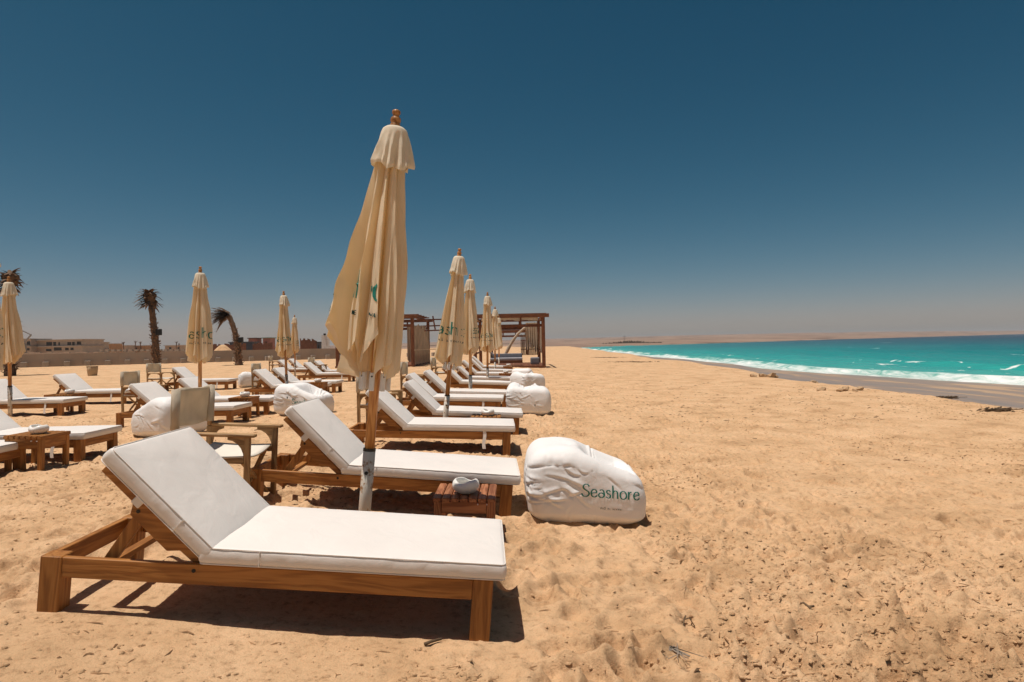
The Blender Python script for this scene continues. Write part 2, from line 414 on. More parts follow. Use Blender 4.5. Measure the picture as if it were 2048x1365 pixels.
def sea_material():
    m, n, b = mat_new('sea_water')
    L = n.links.new
    off = N(n, 'ShaderNodeAttribute', attribute_name='offshore')
    fo = N(n, 'ShaderNodeAttribute', attribute_name='foam')
    tc = N(n, 'ShaderNodeTexCoord'); co = tc.outputs['Object']
    mp = N(n, 'ShaderNodeMapping'); mp.inputs['Scale'].default_value = (0.03, 0.011, 1); L(co, mp.inputs['Vector'])
    pn = N(n, 'ShaderNodeTexNoise', i_Scale=1.0, i_Detail=5.0); L(mp.outputs[0], pn.inputs['Vector'])
    ad = N(n, 'ShaderNodeMath', operation='MULTIPLY_ADD'); ad.inputs[1].default_value = 0.16; L(pn.outputs['Fac'], ad.inputs[0]); L(off.outputs['Fac'], ad.inputs[2])
    sb = N(n, 'ShaderNodeMath', operation='SUBTRACT'); sb.inputs[1].default_value = 0.08; L(ad.outputs[0], sb.inputs[0])
    col = ramp(n, sb.outputs[0], [(0.0, (0.30, 0.42, 0.34)), (0.10, (0.10, 0.40, 0.34)), (0.30, (0.022, 0.31, 0.28)), (0.52, (0.004, 0.205, 0.20)), (0.74, (0.001, 0.10, 0.125)), (0.95, (0.001, 0.028, 0.055))])
    fm = N(n, 'ShaderNodeMapping'); fm.inputs['Scale'].default_value = (1.6, 0.75, 1); L(co, fm.inputs['Vector'])
    fn = N(n, 'ShaderNodeTexNoise', i_Scale=1.0, i_Detail=6.0, i_Roughness=0.65, i_Distortion=1.2); L(fm.outputs[0], fn.inputs['Vector'])
    fa = N(n, 'ShaderNodeMath', operation='ADD'); L(fn.outputs['Fac'], fa.inputs[0]); L(fo.outputs['Fac'], fa.inputs[1])
    fr = N(n, 'ShaderNodeMapRange', i_1=0.84, i_2=1.20); L(fa.outputs[0], fr.inputs[0])
    mx = N(n, 'ShaderNodeMix', data_type='RGBA'); L(fr.outputs[0], mx.inputs[0]); L(col.outputs[0], mx.inputs[6]); mx.inputs[7].default_value = (0.78, 0.79, 0.77, 1)
    L(mx.outputs[2], b.inputs['Base Color'])
    ro = N(n, 'ShaderNodeMapRange', i_1=0.0, i_2=1.0, i_3=0.22, i_4=0.9); L(fr.outputs[0], ro.inputs[0]); L(ro.outputs[0], b.inputs['Roughness'])
    b.inputs['IOR'].default_value = 1.33
    b.inputs['Specular IOR Level'].default_value = 0.22
    wm = N(n, 'ShaderNodeMapping'); wm.inputs['Scale'].default_value = (0.9, 0.35, 1); L(co, wm.inputs['Vector'])
    wn = N(n, 'ShaderNodeTexNoise', i_Scale=1.0, i_Detail=6.0, i_Roughness=0.6, i_Distortion=0.5); L(wm.outputs[0], wn.inputs['Vector'])
    bump(n, b, wn.outputs['Fac'], 0.9, 0.35)
    return m
m_sea = sea_material()
def coast_material():
    m, n, b = mat_new('desert_coast')
    L = n.links.new
    tc = N(n, 'ShaderNodeTexCoord'); co = tc.outputs['Object']
    mp = N(n, 'ShaderNodeMapping'); mp.inputs['Scale'].default_value = (0.012, 0.012, 0.25); L(co, mp.inputs['Vector'])
    n1 = N(n, 'ShaderNodeTexNoise', i_Scale=1.0, i_Detail=8.0, i_Roughness=0.7); L(mp.outputs[0], n1.inputs['Vector'])
    c = ramp(n, n1.outputs['Fac'], [(0.36, (0.10, 0.078, 0.065)), (0.46, (0.24, 0.165, 0.125)), (0.6, (0.31, 0.22, 0.165)), (0.7, (0.22, 0.15, 0.12))])
    L(c.outputs[0], b.inputs['Base Color']); b.inputs['Roughness'].default_value = 0.95
    b.inputs['Specular IOR Level'].default_value = 0.1
    return m
m_coast = coast_material()

# ------------------------------------------------------------------ GROUND (one sheet)
def axis(lo, a, b, hi, step, g):
    mid = list(np.arange(a, b + 1e-9, step))
    out = []; x = b; s = step
    while x < hi: s *= g; x += s; out.append(min(x, hi))
    inn = []; x = a; s = step
    while x > lo: s *= g; x -= s; inn.append(max(x, lo))
    return np.array(inn[::-1] + mid + out)
gxs = axis(-2500, -2.9, 3.6, 60, 0.0155, 1.022)
gys = axis(-40, 2.3, 6.0, 3000, 0.0155, 1.019)
GX, GY = np.meshgrid(gxs, gys)
GZ = ground(GX, GY)
near = np.exp(-np.clip(GY - 2, 0, None) / 60.0)
wet = sstep(0.35, 1.5, GX - berm_x(GY) + 0.9 * fbm(GX * 0.5, GY * 0.35))
dry = 1 - wet
patch = sstep(-0.12, 0.16, fbm(GX * 0.55 + 3, GY * 0.55, 3))
shade_calm = np.exp(-((GX + 1.1) / 1.2) ** 2 - ((GY - 2.85) / 0.55) ** 2)     # smooth sand under and before the first lounger
calm = 1 - 0.75 * shade_calm
rel = 0.035 * fbm(GX * 0.8, GY * 0.8, 3)
rel += calm * (0.018 + 0.026 * patch) * fbm(GX * 3.6, GY * 3.6, 3)
rel += calm * patch * 0.016 * (ridged(GX * 5.5, GY * 6.5, 3) - 0.55)
rel += calm * (0.25 + 0.75 * patch) * 0.008 * fbm(GX * 15, GY * 17, 3)
rel += calm * (0.3 + 0.7 * patch) * 0.0035 * fbm(GX * 42, GY * 42, 2)
crust = np.clip(fbm(GX * 9, GY * 15, 3) - 0.07, 0, None)
rel += calm * (0.15 + 0.85 * patch) * 0.17 * crust * (0.4 + 0.6 * sstep(-.1, .15, fbm(GX * 1.7, GY * 1.7, 2)))
crust2 = np.clip(fbm(GX * 24 + 5, GY * 38, 2) - 0.12, 0, None)
rel += calm * (0.2 + 0.8 * patch) * 0.10 * crust2
GZ = GZ + rel * dry * np.clip(near * 1.2, 0.0, 1.0)
GZ += wet * 0.012 * fbm(GX * 0.6, GY * 0.25, 2)
# footprints and scuffs
fr_ = np.random.RandomState(11)
def dimple(x, y, a, l, w_, d):
    i0, i1 = np.searchsorted(gxs, [x - 2 * l, x + 2 * l]); j0, j1 = np.searchsorted(gys, [y - 2 * l, y + 2 * l])
    if i1 - i0 < 3 or j1 - j0 < 3: return
    X = GX[j0:j1, i0:i1] - x; Y = GY[j0:j1, i0:i1] - y
    u = (X * math.cos(a) + Y * math.sin(a)) / l; v_ = (-X * math.sin(a) + Y * math.cos(a)) / w_
    r2 = u * u + v_ * v_
    GZ[j0:j1, i0:i1] += -d * np.exp(-r2 * r2 * 1.2) + 0.55 * d * np.exp(-((np.sqrt(r2) - 1.35) / 0.32) ** 2)
for k in range(3600):
    y = 2.2 + 16 * fr_.rand() ** 1.6
    x = -0.9 * y + (0.9 * y + min(0.95 * y, 9.0)) * fr_.rand()
    if -2.2 < x < 0.1 and y < 3.4: continue
    dimple(x, y, fr_.rand() * 6.28, 0.06 + 0.11 * fr_.rand(), 0.04 + 0.05 * fr_.rand(), 0.008 + 0.028 * fr_.rand() ** 1.5)
for k in range(9):                                     # walked lines along the beach
    x0 = 0.9 + 6.5 * fr_.rand(); sl = -0.08 + 0.2 * fr_.rand()
    for q in range(40):
        y = 2.2 + q * 0.62; x = x0 + sl * y + (0.11 if q % 2 else -0.11)
        dimple(x, y, 1.57 + 0.2 * fr_.randn(), 0.14, 0.055, 0.020)
ground_o = grid_mesh('sand_ground', GX, GY, GZ, m_sand, {'wet': wet})
tag(ground_o, None, None, None, 'structure')
from bisect import bisect_left
def gmesh_z(x, y):
    """height of the built sand sheet, relief included"""
    i = min(max(bisect_left(gxs, x), 1), len(gxs) - 1); j = min(max(bisect_left(gys, y), 1), len(gys) - 1)
    fx = (x - gxs[i - 1]) / (gxs[i] - gxs[i - 1]); fy = (y - gys[j - 1]) / (gys[j] - gys[j - 1])
    return float((GZ[j - 1, i - 1] * (1 - fx) + GZ[j - 1, i] * fx) * (1 - fy) + (GZ[j, i - 1] * (1 - fx) + GZ[j, i] * fx) * fy)

# ------------------------------------------------------------------ SEA
sxs = axis(17.0, 19.0, 48.0, 9000, 0.25, 1.035)
sys_ = axis(-150, 12.0, 110.0, 9000, 0.35, 1.03)
SX, SY = np.meshgrid(sxs, sys_)
dsh = SX - shore_x(SY)
fade = np.exp(-np.clip(dsh, 0, None) / 400.0) * np.exp(-np.clip(SY - 110, 0, None) / 200.0)
amp = sstep(0.5, 8, dsh)
SZ = np.full_like(SX, SEA_Z)
ph = 0.10 * SY + 1.7 * fbm(SX * 0.02, SY * 0.02, 2) * 6
for (lam, a, dx, dy, p0) in ((9.0, .09, -.97, .25, 0.), (5.3, .05, -.9, .42, 1.), (3.1, .03, -.8, -.6, 2.), (14., .10, -.99, .1, .7)):
    k = 2 * math.pi / lam
    SZ += amp * fade * a * np.sin(k * (dx * SX + dy * SY) + p0 + 2.2 * fbm(SX * 0.05 + p0, SY * 0.05, 2))
SZ += amp * fade * 0.10 * fbm(SX * 0.7, SY * 0.35, 3)
def breaker(off, width, height, gate, wob):
    c = off + wob * fbm(SY * 0.06 + off, SY * 0.013 + off, 2) * 2
    g = sstep(gate[0], gate[1], fbm(SY * 0.045 + off * 3.1, SY * 0.02 + 4.0, 2)) if gate else 1.0
    d_ = (dsh - c) / width
    prof = np.where(d_ < 0, np.exp(-(d_ * 2.0) ** 2), np.exp(-(d_ * 0.8) ** 2))
    return prof * g, d_, g
b1, d1, g1 = breaker(2.6, 1.0, 0.35, None, 1.2)
b2, d2, g2 = breaker(12.0, 1.9, 0.5, None, 2.0)
g2 = np.exp(-((SY - 46) / 14.0) ** 4) * (0.75 + 0.6 * fbm(SY * 0.12, SY * 0.03, 2)); b2 = b2 * g2
b3, d3, g3 = breaker(8.0, 1.3, 0.3, (-0.04, 0.10), 2.5)
near_r = np.exp(-np.clip(SY - 45, 0, None) / 70.0)
SZ += 0.26 * b1 + 0.48 * b2 * (0.35 + 0.65 * near_r) + 0.22 * b3
foam = np.zeros_like(SX)
foam += 0.47 * sstep(4.2, 1.4, dsh + 3.2 * fbm(SX * 0.5, SY * 0.2, 3)) * sstep(-0.8, 0.2, dsh)
foam += 0.30 * sstep(8.5, 4.0, dsh) * (fbm(SX * 0.35, SY * 0.16, 3) + 0.35)
lace = ridged(SX * 0.42 + 0.8 * fbm(SX * 0.3, SY * 0.3, 2), SY * 0.30, 2)
lace2 = ridged(SX * 0.75 + 1.1 * fbm(SX * 0.3, SY * 0.3, 2) - SY * 0.18, SY * 0.34, 2)
foam += 1.0 * sstep(2.3, 0.4, np.abs(d2 + 0.9)) * g2 * sstep(0.48, 0.68, lace2)
foam += 0.50 * sstep(9.5, 5.0, dsh) * sstep(3.0, 5.0, dsh) * sstep(0.60, 0.80, lace2)
foam += 0.55 * np.exp(-((d2 - 0.1) / 0.22) ** 2) * g2 * sstep(0.3, 0.6, lace)
foam += 0.55 * np.exp(-((d3 + .2) / 0.5) ** 2) * g3 * sstep(0.35, 0.7, lace)
wcap = sstep(0.24, 0.30, fbm(SX * 0.09, SY * 0.03, 2)) * sstep(0.05, 0.20, fbm(SX * 0.45 + 7, SY * 0.13, 2)) * sstep(14, 40, dsh)
foam += 0.42 * wcap
off_ = np.clip(np.log1p(np.clip(dsh, 0, None) / 5.0) / math.log(1 + 300 / 5.0), 0, 1)
sea_o = grid_mesh('sea', SX, SY, SZ, m_sea, {'offshore': off_, 'foam': np.clip(foam, 0, 1)})
tag(sea_o, None, None, None, 'structure')

# ------------------------------------------------------------------ FAR COAST across the bay
shore_pts = [(24, 250), (60, 340), (128, 405), (330, 660), (690, 1020), (1700, 2050), (3600, 3300), (7000, 3900)]
sp = [Vector((a, b)) for a, b in shore_pts]
ss, tt = [], []
for a, b in zip(sp[:-1], sp[1:]):
    k = 26
    for i in range(k): ss.append(a.lerp(b, i / k))
ss.append(sp[-1])
inl = np.array([-30, -6, 0, 3, 8, 16, 30, 50, 80, 120, 180, 260, 380, 560, 800, 1200, 1800, 2600])
CX = np.zeros((len(ss), len(inl))); CY = CX.copy(); CZ = CX.copy()
for i, p in enumerate(ss):
    a = ss[max(i - 2, 0)]; b = ss[min(i + 2, len(ss) - 1)]
    t = (b - a).normalized(); nrm = Vector((-t.y, t.x))
    D = p.length
    for j, q in enumerate(inl):
        q2 = q * max(0.35, min(1.0, D / 900))
        CX[i, j] = p.x + nrm.x * q2; CY[i, j] = p.y + nrm.y * q2
        rise = 1 - math.exp(-max(q2, 0) / (0.16 * D + 20))
        CZ[i, j] = SEA_Z + (0.5 if q > 0 else q * 0.05) + rise * (0.0105 * min(max(D - 330, 0), 2600) + 0.9)
CZ += np.clip((CZ - SEA_Z), 0, 40) * 0.35 * fbm(CX * 0.010, CY * 0.010, 4) * 1.2 + np.where(CZ > SEA_Z + .6, 1.2 * fbm(CX * 0.05, CY * 0.05, 2), 0)
coast = grid_mesh('far_coast', CX, CY, CZ, m_coast)
tag(coast, None, None, None, 'structure')

#PART2
# ------------------------------------------------------------------ rounded soft boxes (cushions, bags)
def soft_box(hx, hy, hz, r, nx, ny, nz):
    """closed box of half sizes with rounded edges; returns verts (numpy), faces"""
    def ax(h, n):
        e = [-h, -h + 0.12 * r, -h + 0.4 * r, -h + 0.75 * r]
        m = list(np.linspace(-h + r, h - r, n))
        return np.array(e + m + [-q for q in e[::-1]])
    A = [ax(hx, nx), ax(hy, ny), ax(hz, nz)]
    h = np.array([hx, hy, hz]); key = {}; V = []; F = []
    def vid(i, j, k):
        if (i, j, k) not in key:
            key[(i, j, k)] = len(V); V.append((A[0][i], A[1][j], A[2][k]))
        return key[(i, j, k)]
    n = [len(a) for a in A]
    for i in range(n[0] - 1):
        for j in range(n[1] - 1):
            F.append((vid(i, j, 0), vid(i, j + 1, 0), vid(i + 1, j + 1, 0), vid(i + 1, j, 0)))
            t = n[2] - 1; F.append((vid(i, j, t), vid(i + 1, j, t), vid(i + 1, j + 1, t), vid(i, j + 1, t)))
        for k in range(n[2] - 1):
            F.append((vid(i, 0, k), vid(i + 1, 0, k), vid(i + 1, 0, k + 1), vid(i, 0, k + 1)))
            t = n[1] - 1; F.append((vid(i, t, k), vid(i, t, k + 1), vid(i + 1, t, k + 1), vid(i + 1, t, k)))
    for j in range(n[1] - 1):
        for k in range(n[2] - 1):
            F.append((vid(0, j, k), vid(0, j, k + 1), vid(0, j + 1, k + 1), vid(0, j + 1, k)))
            t = n[0] - 1; F.append((vid(t, j, k), vid(t, j + 1, k), vid(t, j + 1, k + 1), vid(t, j, k + 1)))
    V = np.array(V)
    inner = np.clip(V, -h + r, h - r)
    d = V - inner
    l = np.linalg.norm(d, axis=1, keepdims=True); l[l == 0] = 1
    return inner + d / l * r, F

def crumple(V, F, slack, pull, noise, iters=120, bend=0.25, floor=None, seed=1, sm=3):
    """let a cloth skin with too much fabric buckle into creases over its soft filling.
    slack: per-vertex rest-length factor (n,) or (n,3) per axis; pull: per-vertex attraction to the filling"""
    B = np.array(V, float); n = len(B)
    E = set(); nb = {}
    for f in F:
        m = len(f)
        for i in range(m):
            p, q = f[i], f[(i + 1) % m]; E.add((min(p, q), max(p, q)))
        if m == 4:
            E.add((min(f[0], f[2]), max(f[0], f[2]))); E.add((min(f[1], f[3]), max(f[1], f[3])))
    E = np.array(sorted(E)); i, j = E[:, 0], E[:, 1]
    d0 = B[j] - B[i]
    sl = 0.5 * (slack[i] + slack[j])
    L0 = np.linalg.norm(d0 * sl, axis=1) if sl.ndim == 2 else np.linalg.norm(d0, axis=1) * sl
    deg = np.bincount(i, minlength=n) + np.bincount(j, minlength=n)
    nf = np.array([f if len(f) == 4 else (*f, f[-1]) for f in F if len(f) in (3, 4)])
    fn = np.cross(B[nf[:, 2]] - B[nf[:, 0]], B[nf[:, 3]] - B[nf[:, 1]])
    N_ = np.zeros((n, 3))
    for k in range(4):
        for ax_ in range(3): N_[:, ax_] += np.bincount(nf[:, k], fn[:, ax_], minlength=n)
    N_ /= np.maximum(np.linalg.norm(N_, axis=1, keepdims=True), 1e-9)
    rs = np.random.RandomState(seed)
    h = rs.randn(n)
    for _ in range(sm):                                  # smooth the seed noise a little
        h = 0.4 * h + 0.6 * (np.bincount(i, h[j], minlength=n) + np.bincount(j, h[i], minlength=n)) / np.maximum(deg, 1)
    X = B + N_ * (h / h.std())[:, None] * noise
    for it in range(iters):
        d = X[j] - X[i]; l = np.linalg.norm(d, axis=1); l = np.maximum(l, 1e-9)
        c_ = (0.5 * (l - L0) / l)[:, None] * d
        mv = np.stack([np.bincount(i, c_[:, k], minlength=n) - np.bincount(j, c_[:, k], minlength=n) for k in range(3)], 1)
        X += 1.6 * mv / np.maximum(deg, 1)[:, None]
        av = np.stack([np.bincount(i, X[j, k], minlength=n) + np.bincount(j, X[i, k], minlength=n) for k in range(3)], 1) / np.maximum(deg, 1)[:, None]
        ba = np.stack([np.bincount(i, B[j, k], minlength=n) + np.bincount(j, B[i, k], minlength=n) for k in range(3)], 1) / np.maximum(deg, 1)[:, None]
        lap = (av - X) - (ba - B)
        X += bend * lap
        X += pull[:, None] * (B - X)
        if floor is not None: X[:, 2] = np.maximum(X[:, 2], floor)
    return X

# ------------------------------------------------------------------ SUN LOUNGER
LW, LH = 0.70, 0.25                       # width, frame height
BACK_A = R(41.5); HINGE = (0.70, 0.245)
def back_pt(s, n):
    return (HINGE[0] - s * math.cos(BACK_A) + n * math.sin(BACK_A), HINGE[1] + s * math.sin(BACK_A) + n * math.cos(BACK_A))
def cushion(name, L, W_, T, parent, m4, seed, crown=0.012):
    V, F = soft_box(L / 2, W_ / 2, T / 2, 0.018, int(52 * L), 30, 4)
    top = sstep(0.0, T / 2, V[:, 2])
    V[:, 2] += top * crown * (1 - (np.abs(V[:, 0]) / (L / 2)) ** 4) * (1 - (np.abs(V[:, 1]) / (W_ / 2)) ** 4)
    V[:, 2] += top * 0.007 * fbm(V[:, 0] * 5 + seed, V[:, 1] * 5, 3)
    edge = sstep(0.75, 1.0, np.abs(V[:, 1]) / (W_ / 2))
    V[:, 1] += np.sign(V[:, 1]) * edge * (0.006 * fbm(V[:, 0] * 9 + seed, V[:, 2] * 14 + seed, 3) + 0.006 * np.cos(V[:, 2] / (T / 2) * 1.57))
    V[:, 0] += np.sign(V[:, 0]) * sstep(0.95, 1.0, np.abs(V[:, 0]) / (L / 2)) * 0.006 * np.cos(V[:, 2] / (T / 2) * 1.57)
    endw = sstep(0.55, 1.0, np.abs(V[:, 0]) / (L / 2)); sidew = sstep(0.9, 1.0, np.abs(V[:, 1]) / (W_ / 2))
    sl = 1.002 + 0.010 * endw + 0.016 * sidew
    V = crumple(V, F, sl, np.full(len(V), 0.02), 0.0006, 60, 0.15, None, int(seed))
    V = [m4 @ Vector(p) for p in V]
    o = mesh_obj(name, V, F, m_cush, parent, True)
    for zz in (T / 2 - 0.004, -T / 2 + 0.004):
        a, b = L / 2 - 0.001, W_ / 2 + 0.0005; rr = 0.02
        pts = []
        for cx, cy, a0 in ((a - rr, b - rr, 0), (-a + rr, b - rr, 90), (-a + rr, -b + rr, 180), (a - rr, -b + rr, 270)):
            for k in range(4):
                an = R(a0 + k * 30); pts.append(m4 @ Vector((cx + rr * math.cos(an), cy + rr * math.sin(an), zz)))
        pts.append(pts[0])
        MB().tube(pts, 0.0026, 5, False).build('piping', m_pipe, o, smooth=True)
    return o
def make_lounger(variant=0):
    t = empty('sun_lounger')
    lw = 0.092; ld = 0.085
    for x in (0, 2.0 - lw):
        for y in (0, LW - ld):
            MB().box(x, x + lw, y, y + ld, -0.03, LH).build('leg', wood_z, t, 0.004)
    for y in (0.003, LW - 0.031):
        MB().box(lw + .0006, 2.0 - lw - .0006, y, y + 0.028, LH - 0.092, LH - 0.002).build('side_rail', wood_x, t, 0.003)
    for x in (0.004, 2.0 - 0.034):
        MB().box(x, x + 0.03, ld + .0006, LW - ld - .0006, LH - 0.092, LH - 0.002).build('end_rail', wood_y, t, 0.003)
    MB().box(0.70, 1.963, 0.034, LW - 0.034, LH - 0.022, LH - 0.004).build('seat_board', wood_x, t)
    # hinged back: stepped side rails, a board of slats, props
    for y in (0.034, LW - 0.064):
        poly = [back_pt(s, n) for s, n in ((-0.01, 0.0), (0.62, 0.0), (0.62, -0.034), (0.42, -0.034), (0.39, -0.082), (0.16, -0.082), (0.12, -0.04), (-0.01, -0.034))]
        MB().prism(poly, y, y + 0.03).build('back_rail', wood_x, t, 0.002)
    for k in range(6):
        s0 = 0.02 + k * 0.102
        poly = [back_pt(s, n) for s, n in ((s0, 0.003), (s0 + 0.075, 0.003), (s0 + 0.075, 0.018), (s0, 0.018))]
        MB().prism(poly, 0.035, LW - 0.035).build('slat', wood_y, t)
    for y in (0.070, LW - 0.095):
        a = back_pt(0.375, -0.045); b = (0.235, 0.205)
        MB().bar((a[0] + .02, y + .0125, a[1] + .02), (b[0], y + .0125, b[1] - .02), 0.025, 0.05).build('prop', wood_z, t, 0.002)
    MB().box(0.22, 0.262, 0.096, LW - 0.096, 0.178, 0.206).build('prop_bar', wood_y, t, 0.002)
    for (x, z, y) in ((back_pt(0.375, -0.045)[0], back_pt(0.375, -0.045)[1], 0.0335), (0.665, LH - 0.03, 0.0025)):
        MB().tube([(x, y + .002, z), (x, y - 0.002, z)], 0.009, 10).build('bolt', m_bolt, t)
    cs = cushion('seat_cushion', 1.36, 0.73, 0.078, t, Matrix.Translation((0.69 + 0.68, LW / 2, LH + 0.006 + 0.039)), 3.0)
    ca, sa = math.cos(BACK_A), math.sin(BACK_A)
    c = back_pt(0.325, 0.020 + 0.041)
    m4 = Matrix(((ca, 0, sa, c[0]), (0, 1, 0, LW / 2), (-sa, 0, ca, c[1]), (0, 0, 0, 1)))
    cb = cushion('back_cushion', 0.645, 0.73, 0.078, t, m4, 9.0, 0.016)
    # fabric strap round the back rail
    pts = [back_pt(s, n) for s, n in ((0.385, 0.02), (0.43, 0.02), (0.43, -0.038), (0.385, -0.038))]
    MB().prism(pts, 0.028, 0.070).build('strap', m_cush, cb, 0.004)
    # zip flap seams at the cushion ends
    MB().bar((0.955, -0.0195, LH + 0.012), (0.955, -0.0195, LH + 0.078), 0.004, 0.004).build('seam', m_pipe, cs)
    a = back_pt(0.20, 0.026); b = back_pt(0.20, 0.095)
    MB().bar((a[0], -0.0195, a[1]), (b[0], -0.0195, b[1]), 0.004, 0.004).build('seam', m_pipe, cb)
    if variant == 1:
        m = MB()
        for k in range(6):
            z0 = LH + 0.01 - k * 0.035
            m.add([(1.66 + .006 * math.sin(k * 1.1), -0.012 - .004 * k, z0), (1.70 + .006 * math.sin(k * 1.1), -0.012 - .004 * k, z0),
                   (1.70 + .006 * math.sin(k * 1.1 + 1.1), -0.016 - .004 * k, z0 - .035), (1.66 + .006 * math.sin(k * 1.1 + 1.1), -0.016 - .004 * k, z0 - .035)], [(0, 1, 2, 3)])
        m.build('hanging_strap', m_cush, cs)
    return t
protoA = make_lounger(0); protoB = make_lounger(1)
_used = set()
def use(proto):
    if proto.name in _used: return copy_tree(proto)
    _used.add(proto.name); return proto
def place_lounger(foot, yaw, label, proto, group, tilt=None):
    """foot = world x,y of the outer near foot corner"""
    o = use(proto)
    ca, sa = math.cos(yaw), math.sin(yaw)
    hx, hy = foot[0] - 2.0 * ca, foot[1] - 2.0 * sa
    z1 = np.mean([gmesh_z(foot[0] - .05 * ca - a * sa, foot[1] - .05 * sa + a * ca) for a in (.04, .66)])
    z0 = np.mean([gmesh_z(hx + .05 * ca - a * sa, hy + .05 * sa + a * ca) for a in (.04, .66)])
    tl = math.atan2(z0 - z1, 2.0) if tilt is None else tilt
    o.rotation_euler = (Matrix.Rotation(yaw, 3, 'Z') @ Matrix.Rotation(tl, 3, 'Y')).to_euler()
    o.location = (hx, hy, z0 + 0.004)
    tag(o, label, 'sun lounger', group)
    return o
ga = 'sun loungers in the front row by the sea'
gb = 'sun loungers in the second row'
gc = 'sun loungers in the third row'
def mf(px, py):
    """outer near foot corner from the pixel of the cushion's near foot corner"""
    p = P(px, py, 0.335); return (p.x - 0.05, p.y + 0.015)
def lf(px, py):
    p = P(px, py, 0.0); return (p.x, p.y)
A = []
A.append(place_lounger((-0.121, 2.838), R(2.4), 'nearest and largest pine sun lounger with white cushions', protoA, ga))
A[-1]['label'] = 'nearest and largest pine sun lounger with white cushions'
A.append(place_lounger((-0.03, 4.80), R(2.0), 'pine lounger behind the slatted side table with the big bowl', protoA, ga))
A.append(place_lounger(lf(1021, 910), R(1.5), 'third pine lounger of the front row, white strap hanging near its foot', protoB, ga))
A.append(place_lounger(lf(1038, 868), R(1.0), 'fourth pine lounger of the front row, side table and bowl before its cushion', protoA, ga))
front = [(1005, 797, 'fifth front-row lounger, first behind the second umbrella', 1), (1017, 785, 'sixth front-row lounger, left of the two-humped bean bag', 0),
         (1020, 765, 'seventh front-row lounger, left of the lumpy middle bean bags', 0), (1027, 757, 'eighth front-row lounger from the viewer', 0),
         (1027, 747, 'ninth front-row lounger, left of the farthest bean bag', 0), (1031, 741, 'tenth front-row lounger, partly behind the farthest bean bag', 0), (1024, 734, 'farthest front-row lounger, just before the grey daybed', 0)]
for px, py, lb, v_ in front:
    A.append(place_lounger(mf(px, py), R(rnd.uniform(-1, 1.5)), lb, protoB if v_ else protoA, ga))
B = []
p = P(66, 879, 0.335)
B.append(place_lounger((p.x - .05, p.y - .72), R(1.0), 'lounger cut off at the left edge, only its foot showing beside a side table', protoA, gb))
for px, py, lb, v_ in ((168, 867, 'lounger behind the left-hand side table with the small bowl', 1), (467.6, 811, 'second-row lounger whose back cushion rises behind a crumpled bean bag', 0),
                       (540, 795, 'second-row lounger behind the tall side table, umbrella pole before it', 0), (646, 770, 'lounger just behind the tilted bean bag', 0),
                       (673, 763, 'lounger with a bowl on the side table before it, under the small umbrella', 0), (703, 746, 'lounger seen just left of the big umbrella hem', 1), (716, 741, 'lounger half hidden by the left edge of the big umbrella', 0)):
    B.append(place_lounger(mf(px, py), R(rnd.uniform(-1, 1.5)), lb, protoB if v_ else protoA, gb))
Cc = []
for px, py, lb, v_ in ((126, 800, 'third-row lounger at the left edge, foot beside the rear umbrella', 1), (252, 781, 'third-row lounger with side table at its head, left of the canvas chair', 1),
                       (457, 759, 'third-row lounger left of the small round bean bag', 1), (634, 737, 'back-row lounger behind the small umbrella pole', 0), (648, 733, 'farthest back-row lounger, only its head cushion showing', 0)):
    Cc.append(place_lounger(mf(px, py), R(rnd.uniform(-1, 1.5)), lb, protoB if v_ else protoA, gc))

# ------------------------------------------------------------------ LETTERING (drawn strokes)
GL = {
 'S': (1.02, [[(.93, 1.33), (.76, 1.56), (.45, 1.62), (.18, 1.46), (.14, 1.16), (.42, .9), (.78, .68), (.92, .36), (.74, .06), (.4, -.03), (.08, .1), (-.04, .36)]]),
 'e': (.92, [[(.1, .46), (.45, .54), (.8, .62), (.72, .9), (.48, 1.0), (.2, .86), (.07, .5), (.2, .12), (.48, -.01), (.74, .1), (.84, .24)]]),
 'a': (.92, [[(.2, .9), (.45, 1.02), (.7, .88), (.8, .5), (.72, .14), (.42, -.02), (.14, .1), (.08, .36), (.28, .58), (.58, .54), (.78, .4)]]),
 's': (.72, [[(.6, .84), (.4, 1.0), (.16, .92), (.12, .7), (.34, .53), (.58, .36), (.56, .1), (.3, -.01), (.02, .14)]]),
 'h': (.9, [[(.1, 1.66), (.1, .8), (.1, 0)], [(.1, .66), (.28, .94), (.52, .98), (.7, .8), (.72, .4), (.72, 0)]]),
 'o': (.98, [[(.48, 1.0), (.16, .84), (.06, .48), (.2, .1), (.5, -.01), (.8, .16), (.9, .5), (.78, .86), (.48, 1.0)]]),
 'r': (.62, [[(.1, 1.0), (.1, .5), (.1, 0)], [(.1, .55), (.24, .86), (.5, 1.0)]]),
 'R': (.9, [[(.1, 0), (.1, .5), (.1, 1)], [(.1, 1), (.5, 1), (.65, .78), (.5, .52), (.1, .5)], [(.4, .5), (.7, 0)]]),
 'A': (.9, [[(.05, 0), (.4, 1)], [(.4, 1), (.75, 0)], [(.18, .35), (.62, .35)]]),
 'E': (.8, [[(.1, 0), (.1, 1)], [(.1, 1), (.6, 1)], [(.1, .5), (.52, .5)], [(.1, 0), (.6, 0)]]),
 'L': (.7, [[(.1, 1), (.1, 0)], [(.1, 0), (.55, 0)]]),
 'H': (.9, [[(.1, 0), (.1, 1)], [(.7, 0), (.7, 1)], [(.1, .5), (.7, .5)]]),
 'K': (.85, [[(.1, 0), (.1, 1)], [(.65, 1), (.12, .48)], [(.25, .6), (.7, 0)]]),
 'M': (1.1, [[(.1, 0), (.1, 1)], [(.1, 1), (.5, .3)], [(.5, .3), (.9, 1)], [(.9, 1), (.9, 0)]]),
 ' ': (.7, [])}
